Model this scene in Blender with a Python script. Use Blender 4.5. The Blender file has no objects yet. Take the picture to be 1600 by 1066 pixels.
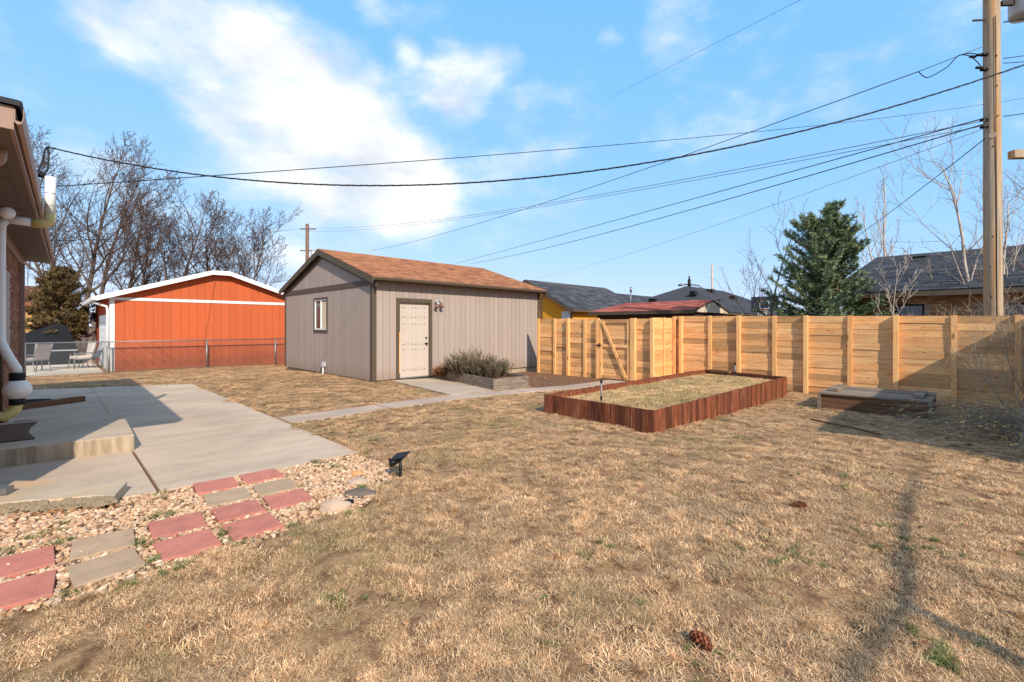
import bpy, bmesh, math, random
from mathutils import Vector, Matrix, noise
R = math.radians
S2 = math.sqrt(.5)
scene = bpy.context.scene
COL = scene.collection

# ---------------------------------------------------------------- camera
cam_d = bpy.data.cameras.new('camera'); cam = bpy.data.objects.new('camera', cam_d); COL.objects.link(cam)
cam.location = (0, 0, 1.6); cam.rotation_euler = (R(90), 0, R(-45))
cam_d.sensor_width = 36; cam_d.lens = 16.2; cam_d.shift_y = -0.0144
cam_d.clip_start = .05; cam_d.clip_end = 3000
scene.camera = cam

# ---------------------------------------------------------------- sky, sun, exposure
SUN_EL, SUN_AZ = R(34), math.atan2(-.36, -.93)          # the sun stands behind the camera, to its right
sun_dir = Vector((math.sin(SUN_AZ)*math.cos(SUN_EL), math.cos(SUN_AZ)*math.cos(SUN_EL), math.sin(SUN_EL)))
sun_d = bpy.data.lights.new('sun', 'SUN'); sun = bpy.data.objects.new('sun', sun_d); COL.objects.link(sun)
sun_d.energy = 2.05; sun_d.angle = R(.55); sun_d.color = (1, .92, .80)
sun.rotation_euler = (-sun_dir).to_track_quat('-Z', 'Y').to_euler()
scene.view_settings.view_transform = 'Standard'; scene.view_settings.look = 'None'
scene.view_settings.exposure = 1.45; scene.view_settings.gamma = 1

world = bpy.data.worlds.new('World'); scene.world = world; world.use_nodes = True
def build_sky():
    nt = world.node_tree; N = nt.nodes; L = nt.links; N.clear()
    out = N.new('ShaderNodeOutputWorld'); bg = N.new('ShaderNodeBackground'); bg.inputs[1].default_value = .15
    sky = N.new('ShaderNodeTexSky'); sky.sky_type = 'NISHITA'; sky.sun_disc = False
    sky.sun_elevation = SUN_EL; sky.sun_rotation = SUN_AZ % (2*math.pi)
    sky.air_density = 1.0; sky.dust_density = .6; sky.ozone_density = 2.2; sky.altitude = 1600
    tc = N.new('ShaderNodeTexCoord')
    def math_(op, a, b=None, clamp=False):
        n = N.new('ShaderNodeMath'); n.operation = op; n.use_clamp = clamp
        for i, v in enumerate((a, b)):
            if v is None: continue
            if isinstance(v, (int, float)): n.inputs[i].default_value = v
            else: L.new(v, n.inputs[i])
        return n.outputs[0]
    # cloud banks: soft lumps at fixed directions, broken up by noise
    mp = N.new('ShaderNodeMapping'); mp.inputs['Scale'].default_value = (1, 1, 1.9); L.new(tc.outputs['Generated'], mp.inputs[0])
    def nz(scale, detail, rough):
        n = N.new('ShaderNodeTexNoise'); n.inputs['Scale'].default_value = scale; n.inputs['Detail'].default_value = detail
        n.inputs['Roughness'].default_value = rough; L.new(mp.outputs[0], n.inputs['Vector']); return n.outputs['Fac']
    n1 = nz(3.2, 9, .55); n2 = nz(9, 6, .6)
    blobs = [(0.073,0.888,0.453,0.101,0.90),(0.158,0.876,0.457,0.130,1.00),(0.240,0.877,0.417,0.127,1.00),(0.333,0.865,0.376,0.141,1.00),(0.433,0.840,0.325,0.142,1.00),(0.506,0.818,0.273,0.113,0.80),
             (0.314,0.908,0.276,0.201,0.80),(0.195,0.927,0.320,0.098,0.40),(0.555,0.693,0.460,0.086,0.70),(0.604,0.621,0.499,0.056,0.60),(0.465,0.731,0.499,0.032,0.45),(0.718,0.574,0.393,0.182,0.42),
             (0.716,0.469,0.518,0.043,0.45),(0.780,0.366,0.507,0.076,0.38),(-0.013,0.938,0.345,0.051,0.25),(0.913,0.098,0.397,0.109,0.25),(0.387,0.738,0.552,0.039,0.30),
             (0.721,0.577,0.383,0.208,0.45),(0.785,0.368,0.498,0.092,0.42),(0.913,0.098,0.397,0.143,0.42),(0.870,0.301,0.391,0.157,0.40),(0.826,0.467,0.317,0.206,0.35),(0.543,0.805,0.238,0.155,0.50),(0.126,0.938,0.324,0.127,0.30)]
    blobs = [(b[0]*math.cos(a)-b[1]*math.sin(a), b[0]*math.sin(a)+b[1]*math.cos(a))+b[2:] for a in (0, 1.62, 3.14, 4.66) for b in blobs]   # cloud copied all round out of view, added to whiten the fill light
    blobs += [(b[0]*.55*math.cos(a)-b[1]*.55*math.sin(a), b[0]*.55*math.sin(a)+b[1]*.55*math.cos(a), b[2]+.55, b[3]*1.2, b[4]) for a in (.9, 2.4, 3.9, 5.4) for b in blobs[:12]]  # unseen overhead copies, added so shaded ground gets more white light
    acc = None
    for (x, y, z, r, w) in blobs:
        v = Vector((x, y, z)).normalized()
        d = N.new('ShaderNodeVectorMath'); d.operation = 'DISTANCE'; L.new(tc.outputs['Generated'], d.inputs[0]); d.inputs[1].default_value = v
        mr = N.new('ShaderNodeMapRange'); mr.interpolation_type = 'SMOOTHERSTEP'
        mr.inputs['From Min'].default_value = r*1.45; mr.inputs['From Max'].default_value = 0; mr.inputs['To Max'].default_value = w
        L.new(d.outputs['Value'], mr.inputs[0])
        acc = mr.outputs[0] if acc is None else math_('MAXIMUM', acc, mr.outputs[0]) if w < .5 else math_('ADD', acc, mr.outputs[0])
    acc = math_('MINIMUM', acc, 1.15)
    wisp = math_('MULTIPLY', math_('SUBTRACT', n1, .5), 2.9)
    fine = math_('MULTIPLY', math_('SUBTRACT', n2, .5), .9)
    dens = math_('ADD', math_('ADD', acc, wisp), fine)
    mr = N.new('ShaderNodeMapRange'); mr.interpolation_type = 'SMOOTHSTEP'
    mr.inputs['From Min'].default_value = .18; mr.inputs['From Max'].default_value = 1.28; L.new(dens, mr.inputs[0])
    amt = math_('MULTIPLY', mr.outputs[0], .93)
    # sky light regraded by colour, channel by channel, flattening it towards the horizon
    sp = N.new('ShaderNodeSeparateColor'); L.new(sky.outputs[0], sp.inputs[0]); cb = N.new('ShaderNodeCombineColor')
    for i, (g, p) in enumerate(SKY_GRADE): L.new(math_('MULTIPLY', math_('POWER', sp.outputs[i], p), g), cb.inputs[i])
    cl = N.new('ShaderNodeMixRGB'); cl.inputs[1].default_value = CLOUD_DIM; cl.inputs[2].default_value = CLOUD
    mr2 = N.new('ShaderNodeMapRange'); mr2.inputs['From Min'].default_value = .3; mr2.inputs['From Max'].default_value = .62; L.new(nz(6, 6, .55), mr2.inputs[0]); L.new(mr2.outputs[0], cl.inputs[0])
    mix = N.new('ShaderNodeMixRGB'); L.new(cl.outputs[0], mix.inputs[2]); L.new(amt, mix.inputs[0]); L.new(cb.outputs[0], mix.inputs[1])
    L.new(mix.outputs[0], bg.inputs[0]); L.new(bg.outputs[0], out.inputs[0])
SKY_GRADE = ((.221/.333, .532), (.446/.333, .227), (.87/.333, .03)); CLOUD = (3.15, 3.05, 2.95, 1); CLOUD_DIM = (1.95, 2.05, 2.2, 1)
build_sky()

# ---------------------------------------------------------------- mesh helpers
rng = random.Random(7)
class MB:
    def __init__(s): s.v = []; s.f = []; s.r = []
    def face(s, idx, r): s.f.append(idx); s.r.append(r)
    def hexa(s, p, r=None):                                  # 8 corners: bottom 0-3 counterclockwise, top 4-7
        b = len(s.v); s.v += [tuple(q) for q in p]; r = rng.random() if r is None else r
        for f in ((3,2,1,0),(4,5,6,7),(0,1,5,4),(1,2,6,5),(2,3,7,6),(3,0,4,7)): s.face(tuple(b+i for i in f), r)
        return s
    def box(s, x0, x1, y0, y1, z0, z1, r=None):
        return s.hexa([(x0,y0,z0),(x1,y0,z0),(x1,y1,z0),(x0,y1,z0),(x0,y0,z1),(x1,y0,z1),(x1,y1,z1),(x0,y1,z1)], r)
    def prism(s, poly, z0, z1, r=None):                      # poly counterclockwise; z may be a function of (x, y)
        r = rng.random() if r is None else r; b = len(s.v); n = len(poly)
        g = lambda z, p: z(p[0], p[1]) if callable(z) else z
        s.v += [(p[0], p[1], g(z0, p)) for p in poly] + [(p[0], p[1], g(z1, p)) for p in poly]
        s.face(tuple(b+i for i in reversed(range(n))), r); s.face(tuple(b+n+i for i in range(n)), r)
        for i in range(n): j = (i+1) % n; s.face((b+i, b+j, b+n+j, b+n+i), r)
        return s
    def slab(s, pts, nrm, t, r=None):                        # planar polygon pts thickened by t along nrm
        r = rng.random() if r is None else r; b = len(s.v); n = len(pts); nrm = Vector(nrm).normalized()*t
        s.v += [tuple(p) for p in pts] + [tuple(Vector(p)+nrm) for p in pts]
        s.face(tuple(b+i for i in reversed(range(n))), r); s.face(tuple(b+n+i for i in range(n)), r)
        for i in range(n): j = (i+1) % n; s.face((b+i, b+j, b+n+j, b+n+i), r)
        return s
    def beam(s, p0, p1, w, h, up=(0,0,1), r=None):           # rectangular bar between two points
        p0 = Vector(p0); p1 = Vector(p1); d = (p1-p0).normalized(); u = Vector(up)
        a = d.cross(u).normalized()*(w/2); c = a.cross(d).normalized()*(h/2)
        return s.hexa([p0-a-c, p0+a-c, p1+a-c, p1-a-c, p0-a+c, p0+a+c, p1+a+c, p1-a+c], r)
    def tube(s, pts, rad, n=6, r=None, cap=True):
        r = rng.random() if r is None else r; pts = [Vector(p) for p in pts]; m = len(pts)
        if not hasattr(rad, '__len__'): rad = [rad]*m
        b = len(s.v); prev = None
        for i, p in enumerate(pts):
            d = (pts[min(i+1, m-1)]-pts[max(i-1, 0)])
            d = d.normalized() if d.length > 1e-9 else Vector((0,0,1))
            if prev is None:
                u = d.orthogonal().normalized()
            else:
                u = prev - d*prev.dot(d); u = u.normalized() if u.length > 1e-6 else d.orthogonal().normalized()
            prev = u; w = d.cross(u)
            for k in range(n):
                a = 2*math.pi*k/n; s.v.append(tuple(p+(u*math.cos(a)+w*math.sin(a))*rad[i]))
        for i in range(m-1):
            for k in range(n):
                k2 = (k+1) % n; s.face((b+i*n+k, b+i*n+k2, b+(i+1)*n+k2, b+(i+1)*n+k), r)
        if cap:
            s.face(tuple(b+k for k in reversed(range(n))), r); s.face(tuple(b+(m-1)*n+k for k in range(n)), r)
        return s
    def lathe(s, prof, c, n=20, r=None):                     # prof: (radius, z)
        return s.tube([(c[0], c[1], c[2]+z) for _, z in prof], [max(q, .0005) for q, _ in prof], n, r)
    def tri(s, a, b_, c, r=None):
        b = len(s.v); s.v += [tuple(a), tuple(b_), tuple(c)]; s.face((b, b+1, b+2), rng.random() if r is None else r)
    def quad(s, a, b_, c, d, r=None):
        b = len(s.v); s.v += [tuple(a), tuple(b_), tuple(c), tuple(d)]; s.face((b, b+1, b+2, b+3), rng.random() if r is None else r)
    def mesh(s, name, mat, smooth=False):
        me = bpy.data.meshes.new(name); me.from_pydata(s.v, [], s.f)
        at = me.attributes.new('rnd', 'FLOAT', 'FACE'); at.data.foreach_set('value', s.r)
        if smooth: me.polygons.foreach_set('use_smooth', [True]*len(s.f))
        if mat: me.materials.append(mat)
        me.update(); return me
    def build(s, name, mat, parent=None, smooth=False, local=False, bevel=0):
        o = bpy.data.objects.new(name, s.mesh(name, mat, smooth)); COL.objects.link(o)
        if bevel:
            m = o.modifiers.new('bevel', 'BEVEL'); m.width = bevel; m.segments = 2; m.limit_method = 'ANGLE'
        if parent is not None: adopt(o, parent, local)
        return o
def adopt(o, parent, local=False):
    o.parent = parent
    if not local:
        m = Matrix.Identity(4); p = parent; mats = []
        while p is not None:
            mats.append(p.matrix_parent_inverse @ p.matrix_basis); p = p.parent
        for q in reversed(mats): m = m @ q
        o.matrix_parent_inverse = m.inverted()
def tag(o, label=None, cat=None, group=None, kind=None):
    if label: o['label'] = label
    if cat: o['category'] = cat
    if group: o['group'] = group
    if kind: o['kind'] = kind
    return o
def thing(name, label, cat, loc=(0,0,0), group=None, rz=0):
    o = bpy.data.objects.new(name, None); COL.objects.link(o); o.empty_display_size = .2
    o.location = loc; o.rotation_euler = (0, 0, rz)
    return tag(o, label, cat, group)
def struct(name, mb, mat, parent=None, smooth=False):
    o = mb.build(name, mat, parent, smooth); o['kind'] = 'structure'; return o
def ss(a, b, x):
    t = max(0, min(1, (x-a)/(b-a))); return t*t*(3-2*t)
def terr(x, y):
    return .14*(1-ss(4.5, 10.5, x)) - .24*ss(13.5, 21.5, y)
def inside(p, poly):
    x, y = p; c = False; j = len(poly)-1
    for i in range(len(poly)):
        xi, yi = poly[i]; xj, yj = poly[j]
        if (yi > y) != (yj > y) and x < (xj-xi)*(y-yi)/(yj-yi)+xi: c = not c
        j = i
    return c

# ---------------------------------------------------------------- materials
def lin(r, g, b):
    f = lambda c: (c/255/12.92 if c/255 <= .04045 else ((c/255+.055)/1.055)**2.4)
    return (f(r), f(g), f(b), 1)
class NT:
    def __init__(s, name):
        s.m = bpy.data.materials.new(name); s.m.use_nodes = True; t = s.m.node_tree
        s.N = t.nodes; s.L = t.links; s.b = s.N['Principled BSDF']; s.b.inputs['Specular IOR Level'].default_value = .25
        s.tc = None
    def coord(s, scale=(1,1,1), rand=0, world=False):
        if world: v = s.N.new('ShaderNodeNewGeometry').outputs['Position']
        else: v = s.N.new('ShaderNodeTexCoord').outputs['Object']
        if rand:
            oi = s.N.new('ShaderNodeObjectInfo'); mu = s.N.new('ShaderNodeVectorMath'); mu.operation = 'SCALE'
            cb = s.N.new('ShaderNodeCombineXYZ'); s.L.new(oi.outputs['Random'], cb.inputs[0])
            m2 = s.math('FRACT', s.math('MULTIPLY', oi.outputs['Random'], 37.7)); s.L.new(m2, cb.inputs[1])
            m3 = s.math('FRACT', s.math('MULTIPLY', oi.outputs['Random'], 91.3)); s.L.new(m3, cb.inputs[2])
            s.L.new(cb.outputs[0], mu.inputs[0]); mu.inputs[3].default_value = rand
            ad = s.N.new('ShaderNodeVectorMath'); s.L.new(v, ad.inputs[0]); s.L.new(mu.outputs[0], ad.inputs[1]); v = ad.outputs[0]
        mp = s.N.new('ShaderNodeMapping'); mp.inputs['Scale'].default_value = scale; s.L.new(v, mp.inputs[0]); return mp.outputs[0]
    def math(s, op, a, b=None, clamp=False):
        n = s.N.new('ShaderNodeMath'); n.operation = op; n.use_clamp = clamp
        for i, v in enumerate((a, b)):
            if v is None: continue
            if isinstance(v, (int, float)): n.inputs[i].default_value = v
            else: s.L.new(v, n.inputs[i])
        return n.outputs[0]
    def noise(s, vec, scale=5, detail=5, rough=.6, dist=0):
        n = s.N.new('ShaderNodeTexNoise'); n.inputs['Scale'].default_value = scale; n.inputs['Detail'].default_value = detail
        n.inputs['Roughness'].default_value = rough; n.inputs['Distortion'].default_value = dist; s.L.new(vec, n.inputs['Vector']); return n.outputs['Fac']
    def vor(s, vec, scale=5, feature='F1'):
        n = s.N.new('ShaderNodeTexVoronoi'); n.feature = feature; n.inputs['Scale'].default_value = scale; s.L.new(vec, n.inputs['Vector']); return n
    def ramp(s, fac, stops):
        n = s.N.new('ShaderNodeValToRGB'); e = n.color_ramp.elements
        while len(e) < len(stops): e.new(.5)
        for i, (p, c) in enumerate(stops): e[i].position = p; e[i].color = c if hasattr(c, '__len__') else (c, c, c, 1)
        s.L.new(fac, n.inputs[0]); return n.outputs[0]
    def mix(s, fac, a, b, mode='MIX'):
        n = s.N.new('ShaderNodeMixRGB'); n.blend_type = mode
        for i, v in enumerate((fac, a, b)):
            if isinstance(v, (int, float)): n.inputs[i].default_value = v if i == 0 else (v, v, v, 1)
            elif isinstance(v, tuple): n.inputs[i].default_value = v
            else: s.L.new(v, n.inputs[i])
        return n.outputs[0]
    def attr(s, name='rnd'):
        n = s.N.new('ShaderNodeAttribute'); n.attribute_name = name; return n.outputs['Fac']
    def rand(s): return s.N.new('ShaderNodeObjectInfo').outputs['Random']
    def value(s, col, fac, lo, hi):                         # multiply a colour by lo..hi
        mr = s.N.new('ShaderNodeMapRange'); mr.inputs['To Min'].default_value = lo; mr.inputs['To Max'].default_value = hi; s.L.new(fac, mr.inputs[0])
        return s.mix(1.0, col, mr.outputs[0], 'MULTIPLY')
    def done(s, col, rough=.85, bump=None, bstr=.3, bdist=.01, metal=0):
        if isinstance(col, tuple): s.b.inputs['Base Color'].default_value = col
        else: s.L.new(col, s.b.inputs['Base Color'])
        s.b.inputs['Roughness'].default_value = rough; s.b.inputs['Metallic'].default_value = metal
        if bump is not None:
            n = s.N.new('ShaderNodeBump'); n.inputs['Strength'].default_value = bstr; n.inputs['Distance'].default_value = bdist
            s.L.new(bump, n.inputs['Height']); s.L.new(n.outputs[0], s.b.inputs['Normal'])
        return s.m
def plain(name, c, rough=.7, var=.18, scale=9, metal=0, bump=.15, fine=60):
    t = NT(name); v = t.coord(); a = t.noise(v, scale, 6, .62); f = t.noise(v, fine, 3)
    col = t.value(c, a, 1-var, 1+var); col = t.value(col, f, 1-var*.6, 1+var*.6)
    return t.done(col, rough, f, bump, .004, metal)
def wood(name, stops, stretch, knots=True, rough=.8, objvar=(.82, 1.12), kscale=(5,5,5), kcol=(.10,.045,.02,1)):
    """stretch: scale vector with the small number along the grain"""
    t = NT(name); v = t.coord(stretch, 40)
    g = t.noise(v, 3, 8, .65, .6); fine = t.noise(v, 14, 4, .7)
    col = t.ramp(g, stops); col = t.value(col, fine, .86, 1.12)
    if knots:
        kv = t.coord(kscale, 60); k = t.vor(kv, 1.0)
        m = t.ramp(k.outputs['Distance'], [(.05, 1.0), (.16, 0.0)]); col = t.mix(t.math('MULTIPLY', m, .8), col, kcol)
    # board to board: lighter sapwood, redder heartwood
    r2 = t.math('FRACT', t.math('MULTIPLY', t.rand(), 17.3))
    col = t.value(col, t.ramp(t.rand(), [(.0, 0.), (.22, .12), (.34, .62), (1., 1.)]), *objvar)
    col = t.mix(t.math('MULTIPLY', r2, .5), col, t.mix(1.0, col, (1.0,.80,.62,1), 'MULTIPLY'))
    return t.done(col, rough, t.math('ADD', g, fine), .25, .004)
# named surfaces
def m_lawn():
    t = NT('dry_lawn_soil'); v = t.coord(world=True)
    a = t.noise(v, .9, 5, .6); b = t.noise(v, 7, 7, .68, .4); c = t.ramp(t.noise(v, 55, 5, .75), [(.3, 0.), (.7, 1.)])
    col = t.ramp(b, [(.30, lin(96,66,44)), (.46, lin(150,112,78)), (.60, lin(188,148,106)), (.75, lin(160,126,92))])
    col = t.mix(t.ramp(a, [(.52, 0.), (.68, .35)]), col, lin(128,118,72)); col = t.value(col, c, .55, 1.3)
    return t.done(col, .95, t.math('ADD', b, c), .6, .03)
def m_grass(name, stops, greens):
    t = NT(name); v = t.coord(world=True)
    a = t.noise(v, 1.1, 4, .6); b = t.noise(v, 6.5, 4, .6)
    col = t.ramp(t.attr(), stops)
    col = t.value(col, t.ramp(b, [(.3, 0.), (.7, 1.)]), .68, 1.36); col = t.value(col, t.rand(), .80, 1.26)
    col = t.mix(t.ramp(t.noise(v, 2.3, 5, .65), [(.5, 0.), (.66, .55)]), col, lin(172,144,112))
    col = t.mix(t.ramp(a, greens), col, lin(112,112,62))
    return t.done(col, .8)
def m_concrete(name, c, warm=.0, streak=False):
    t = NT(name); v = t.coord(world=True)
    a = t.noise(v, .9, 6, .6, .5); b = t.noise(v, 5, 6, .65); f = t.noise(v, 90, 3, .7)
    col = t.value(c, t.ramp(a, [(.3, 0.), (.7, 1.)]), .82, 1.10); col = t.value(col, t.ramp(t.noise(t.coord((.5,2.2,1), world=True), 1.5, 5, .65, .4), [(.35, 0.), (.65, 1.)]), .86, 1.06); col = t.value(col, b, .90, 1.08); col = t.value(col, f, .93, 1.07)
    col = t.mix(t.ramp(t.noise(v, 1.7, 4, .6), [(.55, 0.), (.75, .4)]), col, lin(196,160,122))
    if warm: col = t.mix(t.ramp(t.noise(t.coord((.8,2.5,1), world=True), 2.2, 4), [(.45, 0.), (.65, warm)]), col, lin(205,160,110))
    if streak:                                               # rain runs down the upright face
        gm = t.N.new('ShaderNodeNewGeometry'); sx = t.N.new('ShaderNodeSeparateXYZ'); t.L.new(gm.outputs['Normal'], sx.inputs[0])
        up = t.math('SUBTRACT', 1.0, t.math('ABSOLUTE', sx.outputs['Z']), True)
        k = t.math('MULTIPLY', up, t.ramp(t.noise(t.coord((9,9,.8), world=True), 1.6, 5, .7), [(.42, 0.), (.6, .6)])); col = t.mix(k, col, lin(120,104,74))
    return t.done(col, .85, t.math('ADD', f, t.math('MULTIPLY', b, .5)), .25, .006)
def m_siding(name, c, c2=None):
    t = NT(name); v = t.coord((22, 22, .8), 30); g = t.noise(v, 3, 6, .65); w = t.noise(t.coord(), .8, 5)
    f = t.noise(t.coord((60, 60, 5), 20), 4, 3)
    col = t.value(c, g, .88, 1.1); col = t.value(col, w, .93, 1.06); col = t.value(col, t.rand(), .94, 1.05); col = t.value(col, f, .95, 1.04)
    if c2 is not None:
        sep = t.N.new('ShaderNodeSeparateXYZ'); t.L.new(t.coord(), sep.inputs[0])
        low = t.ramp(sep.outputs['Z'], [(.12, 1.), (.55, 0.)]); low = t.math('MULTIPLY', low, t.noise(t.coord(), 7, 5, .7))
        col = t.mix(low, col, c2)
    return t.done(col, .75, t.math('ADD', g, f), .3, .004)
def m_brick(name, c1, c2, c3):
    t = NT(name); f = t.noise(t.coord(), 40, 4, .7); r = t.attr()
    col = t.ramp(r, [(0., c1), (.55, c2), (1., c3)]); col = t.value(col, f, .8, 1.2)
    return t.done(col, .9, f, .35, .004)
def m_shingle(name, stops):
    t = NT(name); r = t.attr(); f = t.noise(t.coord(), 55, 3, .7); g = t.noise(t.coord(), 6, 4)
    col = t.ramp(r, stops); col = t.value(col, f, .78, 1.2); col = t.value(col, g, .9, 1.1)
    return t.done(col, .95, f, .5, .004)
def m_pebble():
    t = NT('river_pebble'); r = t.attr()
    col = t.ramp(r, [(0., lin(112,80,58)), (.2, lin(176,136,100)), (.4, lin(206,170,132)), (.6, lin(184,138,108)), (.8, lin(220,194,162)), (1., lin(150,124,104))])
    return t.done(t.value(col, t.noise(t.coord(), 60, 3), .85, 1.12), .65)
def m_paver(name, c):
    t = NT(name); v = t.coord(world=True); a = t.noise(v, 7, 6, .7); f = t.noise(v, 160, 2, .8)
    col = t.value(c, t.ramp(a, [(.3, 0.), (.7, 1.)]), .80, 1.12); col = t.mix(t.ramp(t.noise(v, 14, 5, .7, .5), [(.56, 0.), (.7, .55)]), col, lin(150,118,96)); col = t.value(col, f, .84, 1.16); col = t.value(col, t.rand(), .93, 1.07)
    return t.done(col, .9, f, .35, .003)
def m_bark(name, c1, c2, scale=9):
    t = NT(name); v = t.coord((1,1,.25)); g = t.noise(v, scale, 6, .7, .4)
    return t.done(t.ramp(g, [(.3, c1), (.7, c2)]), .9, g, .5, .02)
def m_leaf(name, stops):
    t = NT(name); g = t.noise(t.coord(), 1.6, 3)
    return t.done(t.value(t.ramp(t.attr(), stops), g, .65, 1.35), .7)
def m_pole():
    t = NT('utility_pole_wood'); v = t.coord((14,14,.35)); g = t.noise(v, 2.2, 8, .7, .5); f = t.noise(v, 9, 4, .7)
    geo = t.N.new('ShaderNodeNewGeometry')
    st = t.ramp(t.noise(t.coord((5,5,.16)), 1.6, 5, .65, .3), [(.48, 0.), (.62, .8)])       # bark-brown weathering runs
    col = t.ramp(g, [(.3, lin(110,94,78)), (.5, lin(168,148,124)), (.72, lin(202,182,156))])
    col = t.mix(st, col, lin(198,140,82)); col = t.value(col, f, .78, 1.15)
    return t.done(col, .9, t.math('ADD', g, f), .5, .01)
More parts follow.
